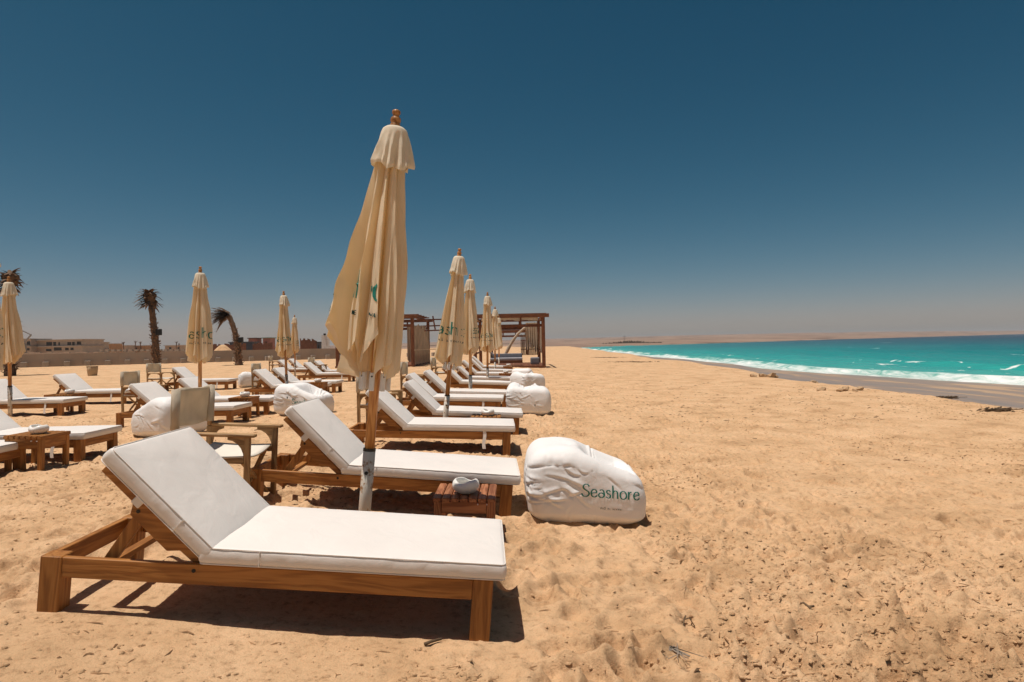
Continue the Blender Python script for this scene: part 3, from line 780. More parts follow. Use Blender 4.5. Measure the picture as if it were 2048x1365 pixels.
def catmull(pts, k):
    if len(pts) < 3:
        return [(pts[0][0] + (pts[-1][0] - pts[0][0]) * i / k, pts[0][1] + (pts[-1][1] - pts[0][1]) * i / k) for i in range(k + 1)]
    out = []
    closed = pts[0] == pts[-1]
    for i in range(len(pts) - 1):
        p0 = pts[i - 1] if i else (pts[-2] if closed else pts[0]); p1 = pts[i]; p2 = pts[i + 1]; p3 = pts[i + 2] if i + 2 < len(pts) else (pts[1] if closed else pts[-1])
        for q in range(k):
            t = q / k
            out.append(tuple(.5 * (2 * b + (c - a) * t + (2 * a - 5 * b + 4 * c - d) * t * t + (-a + 3 * b - 3 * c + d) * t ** 3) for a, b, c, d in zip(p0, p1, p2, p3)))
    out.append(pts[-1]); return out
def text_quads(txt, wid, spacing, k=5, contrast=0.45):
    """quads in the plane, x-height 1"""
    x = 0; Q = []
    for ch in txt:
        adv, st = GL[ch]
        for s in st:
            c = catmull(s, k); L_ = []; Rr = []
            for i, (a, b) in enumerate(c):
                p, q = c[max(i - 1, 0)], c[min(i + 1, len(c) - 1)]
                dx, dy = q[0] - p[0], q[1] - p[1]; l = math.hypot(dx, dy) or 1
                ww = wid * (1 - contrast + contrast * abs(dy) / l * 1.6) / 2
                L_.append((x + a - dy / l * ww, b + dx / l * ww)); Rr.append((x + a + dy / l * ww, b - dx / l * ww))
            Q += [(L_[i], Rr[i], Rr[i + 1], L_[i + 1]) for i in range(len(c) - 1)]
        Q.append(None); x += adv + spacing
    return Q, x
def print_on(bvh, origin, ex, ey, quads, parent, name, mat, lift=0.003, jump=0.06, reach=3.0):
    """lay flat lettering onto a surface along the print direction, one mesh per letter; small print stays one part"""
    ez = ex.cross(ey).normalized()
    V, F = [], []
    for q in quads + [None]:
        if q is None:
            if F and name == 'letter': mesh_obj(name, V, F, mat, parent); V, F = [], []
            continue
        hs = []
        for a, b in q:
            o_ = origin + ex * a + ey * b
            h = bvh.ray_cast(o_ + ez * 1.2, -ez, reach)
            if h[0] is None: break
            nrm = h[1] if h[1].dot(ez) > 0 else -h[1]
            hs.append((h[0] + nrm * lift, h[0].dot(ez)))
        if len(hs) < 4: continue
        d = [z for _, z in hs]
        if max(d) - min(d) > jump: continue
        n = len(V); V += [p for p, _ in hs]; F.append((n, n + 1, n + 2, n + 3))
    if F:
        o = mesh_obj(name, V, F, mat, parent); o['kind'] = 'stuff'

# ------------------------------------------------------------------ CLOSED UMBRELLA
UZ_TIP, UZ_TOP = 1.08, 2.74
def make_canopy(seed, wind, Rb, parent, lift_rng=(0.0, 0.11), nq=18, nt_=76):
    rr = random.Random(seed)
    prm = [(rr.uniform(0.85, 1.2), rr.uniform(0.35, 1.15), rr.uniform(*lift_rng), rr.uniform(0, 6.28), rr.uniform(.5, 1.0)) for _ in range(8)]
    Lr = UZ_TOP - UZ_TIP
    V = []
    for it in range(nt_ + 1):
        t = it / nt_
        rib = 0.046 + 0.028 * t + 0.008 * math.sin(t * 3.1)
        Rm = 0.088 + (Rb - 0.088) * t ** 0.85
        for i in range(8):
            sc, sw, lf_, phs, shp = prm[i]
            if 3 <= i <= 5: lf_ = 0.10 + lf_ * 1.2
            for j in range(nq):
                q = j / nq
                s_ = math.sin(math.pi * q)
                # sharpened crease at the fold
                tri = 1 - abs(2 * q - 1)
                fold = 0.18 * s_ + 0.82 * tri
                if shp > .62: fold *= 1 - 0.42 * shp * math.exp(-((q - .5 - .06 * math.sin(phs)) / .10) ** 2) * min(1, t * 2)
                crease = 0.5 * abs(math.sin(math.pi * 2 * q + phs * 0)) * 0.10 * math.sin(phs + t * 4)
                rad = rib + (Rm * sc - rib) * fold * (0.55 + 0.45 * min(1, t * 2.5)) + crease * Rm
                rad += 0.006 * math.sin(9 * t + phs + q * 5)
                th = (i + q) * math.pi / 4 + sw * fold * (0.35 + 0.65 * t) + 0.12 * math.sin(t * 2.2 + phs) * fold
                z = UZ_TOP - Lr * t * (1 - lf_ * fold * t ** 1.5)
                x = rad * math.cos(th) * (1 + (0.0 if math.cos(th) > 0 else 0.22) * t) + wind * t ** 1.8 * fold
                y = rad * math.sin(th)
                pl = 0.010 * t * math.sin(th * 23 + phs + 2.0 * math.sin(t * 3 + phs))
                V.append((x + pl * math.cos(th), y + pl * math.sin(th), z))
    n = 8 * nq
    F = [(a * n + b, a * n + (b + 1) % n, (a + 1) * n + (b + 1) % n, (a + 1) * n + b) for a in range(nt_) for b in range(n)]
    # turned-in hem
    base = nt_ * n
    for b in range(n):
        x, y, z = V[base + b]
        V.append((x * 0.94, y * 0.94, z + 0.03))
    F += [(base + b, base + (b + 1) % n, base + n + (b + 1) % n, base + n + b) for b in range(n)]
    V = np.array(V); tt_ = (UZ_TOP - V[:, 2]) / Lr
    sl = np.stack([1.035 + 0.02 * tt_, 1.035 + 0.02 * tt_, np.full(len(V), 1.003)], 1)
    V = crumple(V, F, sl, 0.04 + 0.3 * sstep(0.06, 0.0, tt_), 0.002, 60, 0.06, None, seed, 4)
    V = [tuple(p) for p in V]
    o = mesh_obj('canopy', V, F, m_canopy, parent, True)
    o.data.set_sharp_from_angle(angle=R(38))
    return o, BVHTree.FromPolygons([Vector(v) for v in V], F)
def make_umbrella(seed, wind, Rb, detail=True, text=None, cap_seed=0):
    t = empty('closed_umbrella')
    MB().tube([(0, 0, 0.45), (0, 0, 1.6), (0, 0, UZ_TOP + .03)], 0.034, 14).build('pole', pole_wood, t, smooth=True)
    sl = MB().tube([(0, 0, -0.12), (0, 0, 0.3), (0, 0, 0.62)], 0.041, 16).build('ground_sleeve', m_pipe_w, t, smooth=True)
    MB().tube([(0, -0.038, 0.47), (0, -0.046, 0.47)], 0.012, 10).build('pin', m_bolt, sl)
    MB().tube([(0, 0, 0.612), (0, 0, 0.628)], 0.0425, 16).build('collar', m_bolt, sl)
    can, bvh = make_canopy(seed, wind, Rb, t)
    # vent cap with a scalloped skirt
    rr = random.Random(seed + 50); a0 = rr.uniform(0, 1)
    prof = [(0.030, UZ_TOP + 0.045), (0.062, UZ_TOP + 0.042), (0.080, UZ_TOP + 0.028), (0.089, UZ_TOP + 0.005), (0.097, UZ_TOP - 0.04), (0.105, UZ_TOP - 0.08), (0.111, UZ_TOP - 0.12), (0.115, UZ_TOP - 0.155), (0.122, UZ_TOP - 0.185), (0.127, UZ_TOP - 0.205), (0.124, UZ_TOP - 0.222)]
    def wob(a, r, z):
        d = max(0, (UZ_TOP - z)) / 0.245
        return (0.016 * d * math.sin(8 * a + a0 + .8 * math.sin(d * 3)) + 0.014 * d * math.sin(3 * a + 2 * a0 + d) + 0.009 * math.sqrt(d) * math.sin(13 * a + 2 * d) + 0.006 * d * math.sin(21 * a + 4 * d), -0.030 * d * d * (0.5 + 0.5 * math.sin(8 * a + 1.2 + a0)) + 0.03 * d * d * math.sin(2 * a + a0))
    pr_ = np.array(prof); si = np.linspace(0, len(pr_) - 1, 30)
    prof = [(float(np.interp(s_, range(len(pr_)), pr_[:, 0])), float(np.interp(s_, range(len(pr_)), pr_[:, 1]))) for s_ in si]
    m = MB(); m.lathe(prof, 96, wob); m.f = m.f[:-2]
    cv = np.array(m.v); dz_ = np.clip((UZ_TOP + .03 - cv[:, 2]) / 0.25, 0, 1)
    cv = crumple(cv, m.f, np.stack([1 + .09 * dz_, 1 + .09 * dz_, 1 + .03 * dz_], 1), 0.02 + 0.5 * sstep(.1, 0, dz_), 0.002, 80, 0.06, None, seed + 5, 4)
    m.v = [tuple(p) for p in cv]
    m.build('vent_cap', m_cap, t, smooth=True).data.set_sharp_from_angle(angle=R(40))
    fin = [(0.030, UZ_TOP + .03), (0.034, UZ_TOP + .05), (0.034, UZ_TOP + .066), (0.027, UZ_TOP + .072), (0.036, UZ_TOP + .088), (0.033, UZ_TOP + .106), (0.021, UZ_TOP + .120), (0.021, UZ_TOP + .128), (0.029, UZ_TOP + .142), (0.026, UZ_TOP + .158), (0.012, UZ_TOP + .165)]
    MB().lathe(fin, 16).build('finial', pole_wood, t, smooth=True)
    if detail:
        for i in range(8):
            a = i * math.pi / 4
            r_ = 0.092
            m4 = Matrix.Translation((r_ * math.cos(a), r_ * math.sin(a), UZ_TIP - 0.01)) @ Matrix.Rotation(a, 4, 'Z')
            tp = MB().box(-0.010, 0.012, -0.016, 0.016, -0.05, 0.07, m4).build('rib_tip', m_tip, t, 0.003)
            MB().tube([m4 @ Vector((0.011, 0, 0.045)), m4 @ Vector((0.0145, 0, 0.045))], 0.006, 8).build('rivet', m_bolt, tp)
    if text:
        for ang, zc, size in text:
            ez = Vector((math.sin(ang), -math.cos(ang), 0.10)).normalized()
            ex = Vector((0, 0, 1)).cross(ez).normalized(); ey = ez.cross(ex)
            q, wd = text_quads('Seashore', 0.17, 0.10)
            org = Vector((0, 0, zc)) - ex * (wd * size / 2)
            print_on(bvh, org, ex * size, ey * size, q, can, 'letter', m_text, 0.004, 0.035, 1.25)
            q2, w2 = text_quads('RAS EL HEKMA', 0.2, 0.35, 2, 0.0)
            s2 = size * 0.23
            print_on(bvh, Vector((0, 0, zc)) - ex * (w2 * s2 / 2) - ey * (size * 0.95), ex * s2, ey * s2, q2, can, 'small_lettering', m_textd, 0.004, 0.035, 1.25)
    return t
um1 = make_umbrella(4, -0.035, 0.245, True, [(R(-60), 1.60, 0.115)])
um2 = make_umbrella(21, -0.05, 0.24, True, [(R(-12), 1.55, 0.115)])
um3 = make_umbrella(33, -0.03, 0.24, False, [(R(10), 1.55, 0.115)])
um4 = make_umbrella(57, 0.0, 0.235, False, [(R(-5), 1.52, 0.115)])
um5 = make_umbrella(78, -0.02, 0.25, False, [(R(20), 1.55, 0.115)])
def place_umbrella(proto, px, py, D, lean, rz, hgt, label, leany=0.0):
    o = use(proto)
    p = at_depth(px, py, D)
    x = p.x; 
    for _ in range(4):
        g = gmesh_z(x, D); x = p.x - math.tan(lean) * (p.z - g)
    o.location = (x, D, gmesh_z(x, D))
    o.rotation_euler = (Matrix.Rotation(lean, 3, 'Y') @ Matrix.Rotation(leany, 3, 'X') @ Matrix.Rotation(rz, 3, 'Z')).to_euler()
    s = hgt / 2.905
    o.scale = (s, s, s)
    tag(o, label, 'umbrella', 'closed beach umbrellas')
    return o
place_umbrella(um1, 731, 1000, 4.05, R(5.7), 0.0, 2.81, 'largest closed cream umbrella, rising high against the sky on a rusty white pole foot')
place_umbrella(um2, 891, 835, 9.0, R(6.0), 0.0, 2.70, 'second closed umbrella of the front row, right of the biggest one')
place_umbrella(um3, 941, 780, 13.9, R(1.0), R(60), 2.86, 'narrow closed umbrella just right of the second front-row umbrella')
place_umbrella(um4, 975, 755, 18.6, R(1.2), R(10), 2.86, 'fourth closed umbrella of the front row, left of the right-hand pergola')
place_umbrella(um3, 990, 742, 25.5, R(1.2), R(140), 2.86, 'fifth front-row umbrella, slim and overlapping the pergola corner')
place_umbrella(um3, 998, 735, 34.0, R(1.2), R(300), 2.86, 'farthest and smallest front-row umbrella, before the pergola')
place_umbrella(um5, 400, 770, 11.3, R(1.2), R(15), 2.80, 'closed umbrella standing between the two palms, hem folded up')
place_umbrella(um4, 573, 760, 16.4, R(-0.8), R(25), 2.80, 'closed umbrella right of the bent palm, behind the white lounger row')
place_umbrella(um3, 590, 735, 28.5, R(0.6), R(80), 2.80, 'small closed umbrella half hidden behind the one right of the bent palm')
place_umbrella(um5, 20, 785, 12.7, R(0.3), R(160), 2.84, 'closed umbrella at the left edge before the tallest palm')
place_umbrella(um2, -28, 720, 8.4, R(1.0), R(40), 2.88, 'umbrella almost wholly cut off by the left edge, one cap corner showing')

# ------------------------------------------------------------------ BEAN BAGS
def make_bag(seed, hump=False, text=True, dent_side=1, res=(56, 48, 36)):
    t = empty('bean_bag')
    V, F = soft_box(0.47, 0.40, 0.32, 0.125, *res)
    V[:, 2] += 0.32
    x, y, z = V[:, 0].copy(), V[:, 1].copy(), V[:, 2].copy()
    tz = z / 0.64
    if not hump:
        topz = 0.585 + 0.03 * np.exp(-((x + .2) / .25) ** 2) - 0.17 * sstep(-0.15, 0.58, x)
    else:
        topz = 0.60 - 0.03 * x + 0.05 * np.exp(-((x + 0.33) / 0.16) ** 2 - ((y - 0.2) / .25) ** 2)
    z = tz * topz
    # seat hollow
    hol = sstep(-0.06, 0.18, x) * sstep(0.45, 0.33, x) * sstep(-0.345, -0.23, y) * sstep(0.33, 0.10, y)
    if hump: hol = 0.8 * np.exp(-((x + 0.08) / 0.10) ** 2 - ((y - 0.02) / 0.25) ** 2)
    z -= sstep(0.55, 1.0, tz) * (0.15 + 0.03 * (not hump)) * hol
    bulge = np.sin(np.clip(tz, 0, 1) * math.pi)
    k = 0.95 + 0.075 * bulge - 0.02 * tz ** 2
    under = 1 - 0.09 * sstep(0.2, 0.0, tz)
    x = x * k * under + (-0.02) * tz; y = y * k * under
    # folds of slack cloth: a sharp valley beside a soft ridge, running along short arcs
    nx_ = x / 0.47; ny_ = y / 0.40
    ang = np.arctan2(y, x)
    rf = random.Random(int(seed * 100))
    side = sstep(0.03, 0.15, tz) * sstep(1.1, 0.9, tz)
    tp = sstep(0.80, 0.99, tz)
    dsp = 0.018 * side * fbm(ang * 1.5 + seed, z * 3 + seed, 2)
    def folds(U, Vv, n, pick, amp_rng, len_rng):
        out = np.zeros(len(U))
        for _ in range(n):
            cu, cv, th, bow = pick()
            l = rf.uniform(*len_rng) / 2; am = rf.uniform(*amp_rng); wd_ = rf.uniform(.006, .012)
            du = (U - cu + 1.47) % 2.94 - 1.47 if n_wrap else U - cu
            dv = Vv - cv
            s_ = (du * math.cos(th) + dv * math.sin(th)) / l; d_ = -du * math.sin(th) + dv * math.cos(th) - bow * (1 - s_ ** 2)
            tap = np.clip(1 - s_ ** 2, 0, 1)
            out += am * tap * (-np.exp(-(d_ / wd_) ** 2) + 0.75 * np.exp(-((d_ - 2.4 * wd_) / (2.2 * wd_)) ** 2))
        return out
    n_wrap = True                                       # unrolled side of the sack, about 2.94 m round
    U = ang * 0.468
    def p_side():
        u = -0.735 - rf.uniform(.05, .55) if rf.random() < .4 else rf.uniform(-1.47, 1.47)
        return u, rf.uniform(.18, .55), rf.uniform(-.9, .5), rf.uniform(-.03, .03)
    dsp += side * folds(U, z, 42, p_side, (.004, .010), (.10, .34))
    def p_low():
        return rf.uniform(-1.47, 1.47), rf.uniform(.03, .16), 1.57 + rf.uniform(-.5, .5), rf.uniform(-.02, .02)
    dsp += folds(U, z, 22, p_low, (.003, .008), (.08, .18))
    x += nx_ * dsp; y += ny_ * dsp
    n_wrap = False
    hx_, hy_ = (-.08, .02) if hump else (.22, .0)
    def p_top():
        a_ = rf.uniform(0, 6.28); r_ = rf.uniform(.12, .34)
        return hx_ + r_ * math.cos(a_), hy_ + .8 * r_ * math.sin(a_), a_ + rf.uniform(-.5, .5), rf.uniform(-.02, .02)
    z += tp * (0.022 * fbm(x * 3.4 + seed, y * 3.8, 3) + folds(x, y, 26 if not hump else 34, p_top, (.010, .024), (.12, .36)))
    V = np.stack([x, y, z - 0.012], -1)
    V = crumple(V, F, np.full(len(V), 1.018), np.full(len(V), 0.02), 0.002, 50, 0.12, -0.02, int(seed * 10), 10)
    vv = [Vector(p) for p in V]
    sh = mesh_obj('bag_shell', vv, F, m_bag, t, True)
    bvh = BVHTree.FromPolygons(vv, F)
    if text:
        ez = Vector((0.10, -1.0, 0.0)).normalized(); ex = Vector((0, 0, 1)).cross(ez).normalized(); ey = ez.cross(ex)
        q, wd = text_quads('Seashore', 0.15, 0.10)
        s = 0.455 / wd
        ex2 = (ex - ey * 0.06).normalized()
        print_on(bvh, Vector((0.135, 0, 0.235)) - ex2 * 0.2275, ex2 * s, ey * s, q, sh, 'letter', m_text)
        q, wd = text_quads('RAS EL HEKMA', 0.19, 0.42, 2, 0.0)
        s = 0.165 / wd
        print_on(bvh, Vector((0.135, 0, 0.145)) - ex2 * 0.0825, ex2 * s, ey * s, q, sh, 'small_lettering', m_textd)
    # small side label
    h = bvh.ray_cast(Vector((-0.15 if text else 0.12, -1.2, 0.36 if text else 0.22)), Vector((0, 1, 0)))
    if h[0] and not (text and seed < 2): MB().box(-.008, .008, -.004, .002, -.02, .02, Matrix.Translation(h[0])).build('label_tab', m_textd, sh)
    return t
bagA = make_bag(1.3, res=(84, 72, 54)); bagB = make_bag(5.1, True, False); bagC = make_bag(8.7, False, True)
def place_bag(proto, px, py, rz, sc, label, D=None):
    o = use(proto)
    p = P(px, py) if D is None else at_depth(px, py, D)
    o.location = (p.x, p.y + 0.33, gmesh_z(p.x, p.y + 0.33) - 0.005)
    o.rotation_euler = (0, R(2.0), rz); o.scale = (sc, sc, sc)
    tag(o, label, 'bean bag', 'white bean bags')
place_bag(bagA, 1175, 1050, R(0), 0.96, 'nearest white bean bag with teal lettering facing the viewer')
place_bag(bagB, 1058, 829, R(0), 0.92, 'two-humped white bean bag at the foot of the front-row loungers')
place_bag(bagB, 1056, 777, R(40), 0.88, 'rumpled bean bag behind the two-humped one', 17.6)
place_bag(bagA, 1047, 752, R(75), 0.86, 'farthest bean bag of the front row, before the pergola', 21.5)
place_bag(bagC, 318, 866, R(150), 0.98, 'heavily creased bean bag behind the canvas chair, by the nearest lounger head', 9.3)
place_bag(bagC, 598, 832, R(-8), 1.0, 'tilted bean bag with partly hidden lettering, left of the big umbrella pole')
place_bag(bagB, 490, 771, R(120), 0.8, 'small round bean bag behind the second-row lounger head', 21.0)

# ------------------------------------------------------------------ DIRECTOR'S CHAIRS (face +x, towards the sea)
def make_chair():
    t = empty('director_chair')
    W_, Dp = 0.54, 0.56                     # width (y), depth (x)
    for y in (-W_ / 2, W_ / 2):
        MB().box(0.0, 0.045, y - .014, y + .014, -0.03, 0.565).build('back_post', chair_wood[2], t, 0.003)
        MB().box(0.002, 0.04, y - .012, y + .012, 0.567, 0.885).build('back_upright', chair_wood[2], t, 0.003)
        MB().box(Dp - 0.04, Dp, y - .014, y + .014, -0.03, 0.565).build('front_post', chair_wood[2], t, 0.003)
        MB().box(0.043, Dp + 0.035, y - .03, y + .03, 0.566, 0.590).build('armrest', chair_wood[0], t, 0.006)
        MB().box(0.046, Dp - 0.041, y - .012, y + .012, 0.375, 0.415).build('seat_rail', chair_wood[0], t, 0.003)
        MB().box(0.046, Dp - 0.041, y - .012, y + .012, 0.05, 0.085).build('foot_rail', chair_wood[0], t, 0.003)
        # curved bracket under the arm
        poly = [(Dp - 0.041, 0.5645), (Dp - 0.16, 0.5645)] + [(Dp - 0.16 + 0.119 * math.sin(R(a)), 0.5645 - 0.02 - 0.14 * (1 - math.cos(R(a)))) for a in (0, 18, 36, 54, 72, 90)]
        MB().prism(poly, y - .012, y + .012).build('bracket', chair_wood[0], t)
        poly = [(0.046, 0.5645), (0.13, 0.5645)] + [(0.13 - 0.084 * math.sin(R(a)), 0.5645 - 0.02 - 0.11 * (1 - math.cos(R(a)))) for a in (0, 30, 60, 90)]
        MB().prism(poly, y - .012, y + .012).build('bracket', chair_wood[0], t)
    for x in (0.10, Dp - 0.09):
        for s, dx in ((1, 0), (-1, .024)):
            MB().bar((x + dx, -s * (W_ / 2 - .02), 0.06), (x + dx, s * (W_ / 2 - .02), 0.39), 0.022, 0.032, (1, 0, 0)).build('cross_leg', chair_wood[1], t, 0.002)
    # sagging seat and back slings with hems
    def sling(name, fn, nu, nv, mat):
        V = [fn(i / nu, j / nv) for i in range(nu + 1) for j in range(nv + 1)]
        F = [(i * (nv + 1) + j, (i + 1) * (nv + 1) + j, (i + 1) * (nv + 1) + j + 1, i * (nv + 1) + j + 1) for i in range(nu) for j in range(nv)]
        o = mesh_obj(name, V, F, mat, t, True)
        md = o.modifiers.new('thick', 'SOLIDIFY'); md.thickness = 0.012; md.offset = 0
        return o
    sling('seat_canvas', lambda u, v_: (0.05 + (Dp - 0.10) * u, (v_ - .5) * (W_ + .03), 0.428 - 0.035 * math.sin(math.pi * v_) - 0.01 * math.sin(math.pi * u)), 8, 10, m_seatcloth)
    bk = sling('back_canvas', lambda u, v_: (0.012 - 0.035 * math.sin(math.pi * v_) * (0.7 + .3 * math.sin(5 * u)) - 0.008 * math.sin(9 * v_ + 4 * u), (v_ - .5) * (W_ + .055), 0.605 + 0.282 * u + 0.008 * math.sin(7 * v_)), 8, 14, m_canvas)
    for y in (-W_ / 2, W_ / 2):
        m = MB(); m.tube([(0.02, y, 0.603), (0.02, y, 0.889)], 0.030, 10).build('canvas_sleeve', m_canvas, bk, smooth=True)
    return t
chair = make_chair()
def place_chair(x, y, rz, label):
    o = use(chair)
    o.location = (x, y, np.mean([gmesh_z(x + a, y + b) for a in (.02, .54) for b in (-.27, .27)]) + .004); o.rotation_euler = (0, R(3.0) if y < 9 else 0, rz)
    tag(o, label, 'chair', "canvas director's chairs")
def chair_px(px, py, D, label, rz=0.0):
    p = at_depth(px, py, D); place_chair(p.x, D + .27, rz, label)
place_chair(-2.47, 4.72, R(1), "canvas director's chair right behind the nearest lounger's raised back")
chair_px(715, 860, 9.0, "director's chair half hidden by the big umbrella pole")
chair_px(803, 795, 14.2, "director's chair seen end-on, left of the fourth front-row lounger", R(-4))
chair_px(864, 760, 19.3, "far director's chair left of the second umbrella's pole", R(-6))
chair_px(243, 812, 12.4, "director's chair with pale back, left of the second-row lounger's head")
chair_px(297, 760, 19.6, "director's chair in front of the straight palm's foot", R(-12))
chair_px(537, 740, 33.0, "farthest director's chair, just left of the small umbrella's pole", R(5))
chair_px(503, 745, 17.2, "director's chair whose back peeps over a lounger head near the bent palm")
chair_px(618, 745, 25.5, "director's chair between the lounger pairs left of the big umbrella", R(-5))

# ------------------------------------------------------------------ SIDE TABLES AND BOWLS
def make_table(red=True):
    t = empty('side_table')
    Wx, Wy, H = 0.43, 0.45, 0.29
    mw = table_wood if red else [wood_x, wood_y, wood_z]
    n = 7; pitch = Wx / n
    for k in range(n):
        x0 = k * pitch + .003
        MB().box(x0, x0 + pitch - .008, 0.0, Wy, H - .026, H).build('slat', mw[1], t, 0.005, seg=2)
    for x in (0.012, Wx - 0.062):
        for y in (0.012, Wy - 0.062):
            MB().box(x, x + .05, y, y + .05, -0.03, H - .0265).build('leg', mw[2], t, 0.003)
    for y in (0.018, Wy - 0.040):
        MB().box(0.063, Wx - 0.063, y, y + .022, H - .105, H - .0275).build('apron', mw[0], t, 0.002)
    for x in (0.018, Wx - 0.040):
        MB().box(x, x + .022, 0.063, Wy - 0.063, H - .105, H - .0275).build('apron', mw[1], t, 0.002)
    for k in (4, 5):
        MB().tube([(k * pitch + pitch + .001, -0.004, H - .04), (k * pitch + pitch + .001, 0.016, H - .04)], .004, 6).build('screw', m_tip, t)
    return t
tabR = make_table(True); tabP = make_table(False)
def make_bowl():
    t = empty('ceramic_bowl')
    prof = [(0.045, 0.0), (0.072, 0.012), (0.092, 0.035), (0.096, 0.056), (0.090, 0.076), (0.078, 0.088), (0.069, 0.090), (0.066, 0.083), (0.074, 0.066), (0.078, 0.050), (0.068, 0.03), (0.03, 0.018)]
    def wob(a, r, z):
        d = max(0.0, z - 0.05) / 0.044
        return (-0.012 * d * abs(math.cos(a)) ** 8 * 0, -0.026 * d * (0.5 + 0.5 * math.cos(2 * (a - 1.2))) ** 3 + 0.008 * d)
    MB().lathe(prof, 40, wob).build('bowl_body', m_ceram, t, smooth=True)
    return t
bowl = make_bowl()
def place_table(x, y, label, proto, bowl_label, hs=1.0, rz=0.0, bx=.24, by=.20, bs=1.0):
    o = use(proto)
    z = np.mean([gmesh_z(x + a, y + b) for a in (.04, .4) for b in (.04, .42)])
    o.location = (x, y, z); o.rotation_euler = (0, R(2.0) if y < 9 else 0, rz); o.scale = (1, 1, hs)
    tag(o, label, 'side table', 'wooden side tables')
    if bowl_label:
        b = use(bowl); q = o.rotation_euler.to_matrix() @ Vector((bx, by, 0.29 * hs + .001))
        b.location = o.location + q; b.rotation_euler = (0, o.rotation_euler.y, rnd.uniform(-.2, .2)); b.scale = (bs, bs, bs)
        tag(b, bowl_label, 'bowl', 'ceramic bowls on the side tables')
p = P(861, 994, 0.29); place_table(p.x, p.y, 'red-brown slatted side table between the two nearest loungers', tabR, 'large white bowl on the slatted red-brown table', bx=.215, by=.16)
def tab_d(px, py, D, label, bl, hs=1.35, proto=tabP, **kw):
    """pixel of the table top's near right corner, at a known depth"""
    p = at_depth(px, py, D); place_table(p.x - .43, p.y, label, proto, bl, hs, **kw)
tab_d(82, 869, 6.75, 'wooden side table at the left edge between two cropped loungers', 'small pale bowl on the left-edge side table')
tab_d(501, 794, 11.75, 'side table right of the second-row lounger foot, below the palm umbrella', 'pale bowl on the table left of the tilted bean bag')
tab_d(1000, 835, 8.75, 'low side table before the fourth front-row lounger', 'small bowl before the fourth front-row lounger', 1.1)
tab_d(144, 780, 13.4, 'side table at the head of the third-row lounger on the left', 'bowl on the third-row table at far left')
tab_d(646, 763, 16.0, 'side table before the lounger under the small umbrella', 'tiny bowl on the table under the small umbrella')
tab_d(1024, 757, 20.2, 'small far table beside the eighth front-row lounger', 'tiny bowl beside the eighth front-row lounger')
tab_d(1026, 743, 27.0, 'farthest side table of the front row', 'farthest bowl of the front row')
# ------------------------------------------------------------------ PERGOLAS
def make_pergola(name, x0, x1, y0, y1, H, label, bays=1, floor=True):
    zs = [gmesh_z(x, y) for x in (x0, x1) for y in (y0, y1)]
    zb = min(zs)
    t = empty(name, ((x0 + x1) / 2, y0, zb))
    X = (x1 - x0) / 2; Y = y1 - y0; pw = 0.20
    for sx in (-X, X - pw):
        for yy in (0, Y - pw):
            MB().box(sx, sx + pw, yy, yy + pw, -0.15, H - 0.001).build('post', perg_wood[2], t, 0.01)
    for yy in (-0.03, Y - 0.09):
        MB().box(-X - 0.25, X + 0.25, yy, yy + 0.12, H, H + 0.22).build('beam', perg_wood[0], t, 0.008)
        MB().box(-X + pw + .002, X - pw - .002, yy + .05, yy + .13, H - 0.55, H - 0.38).build('tie_rail', perg_wood[0], t, 0.006)
        for q in (-.33, .33):
            MB().box(X * q - .05, X * q + .05, yy + .06, yy + .12, H - .378, H - .002).build('stud', perg_wood[2], t)
    for sx in (-X + 0.02, X - 0.14):
        MB().box(sx, sx + 0.12, .121, Y - .121, H + 0.02, H + 0.16).build('side_beam', perg_wood[1], t, 0.006)
        MB().box(sx, sx + 0.08, pw + .002, Y - pw - .002, 0.85, 0.95).build('side_rail', perg_wood[1], t, 0.006)
    nb = 6
    for k in range(1, nb):
        yy = Y * k / nb
        MB().box(-X - 0.15, X + 0.15, yy - .03, yy + .03, H + 0.222, H + 0.30).build('rafter', perg_wood[0], t)
    if floor:
        nf = 9
        for k in range(nf):
            w_ = (2 * X) / nf
            MB().box(-X + k * w_ + .01, -X + (k + 1) * w_ - .01, -.2, Y + .1, 0.02, 0.14).build('floor_board', perg_wood[1], t)
    tag(t, label, 'pergola', 'wooden beach pergolas')
    return t, X, Y
def curtain(parent, x0, y0, x1, y1, z0, z1, amp_, folds, mat, name='curtain', sag=0.0, seed=0.0, ragged=0.0):
    nu, nv = folds * 5, 12
    V = []
    d = Vector((x1 - x0, y1 - y0, 0)); n_ = Vector((-d.y, d.x, 0)).normalized()
    for i in range(nu + 1):
        u = i / nu
        for j in range(nv + 1):
            v_ = j / nv
            a = amp_ * (0.5 + 0.5 * v_) * math.sin(u * folds * 2 * math.pi + seed + 0.8 * math.sin(v_ * 3 + u * 9))
            z = z1 + (z0 + ragged * float(fbm(u * 7 + seed, seed, 3)) - z1) * v_ - sag * math.sin(math.pi * u) * (1 - v_)
            p = Vector((x0, y0, 0)) + d * u + n_ * a
            V.append((p.x, p.y, z))
    F = [(i * (nv + 1) + j, (i + 1) * (nv + 1) + j, (i + 1) * (nv + 1) + j + 1, i * (nv + 1) + j + 1) for i in range(nu) for j in range(nv)]
    return mesh_obj(name, V, F, mat, parent, True)
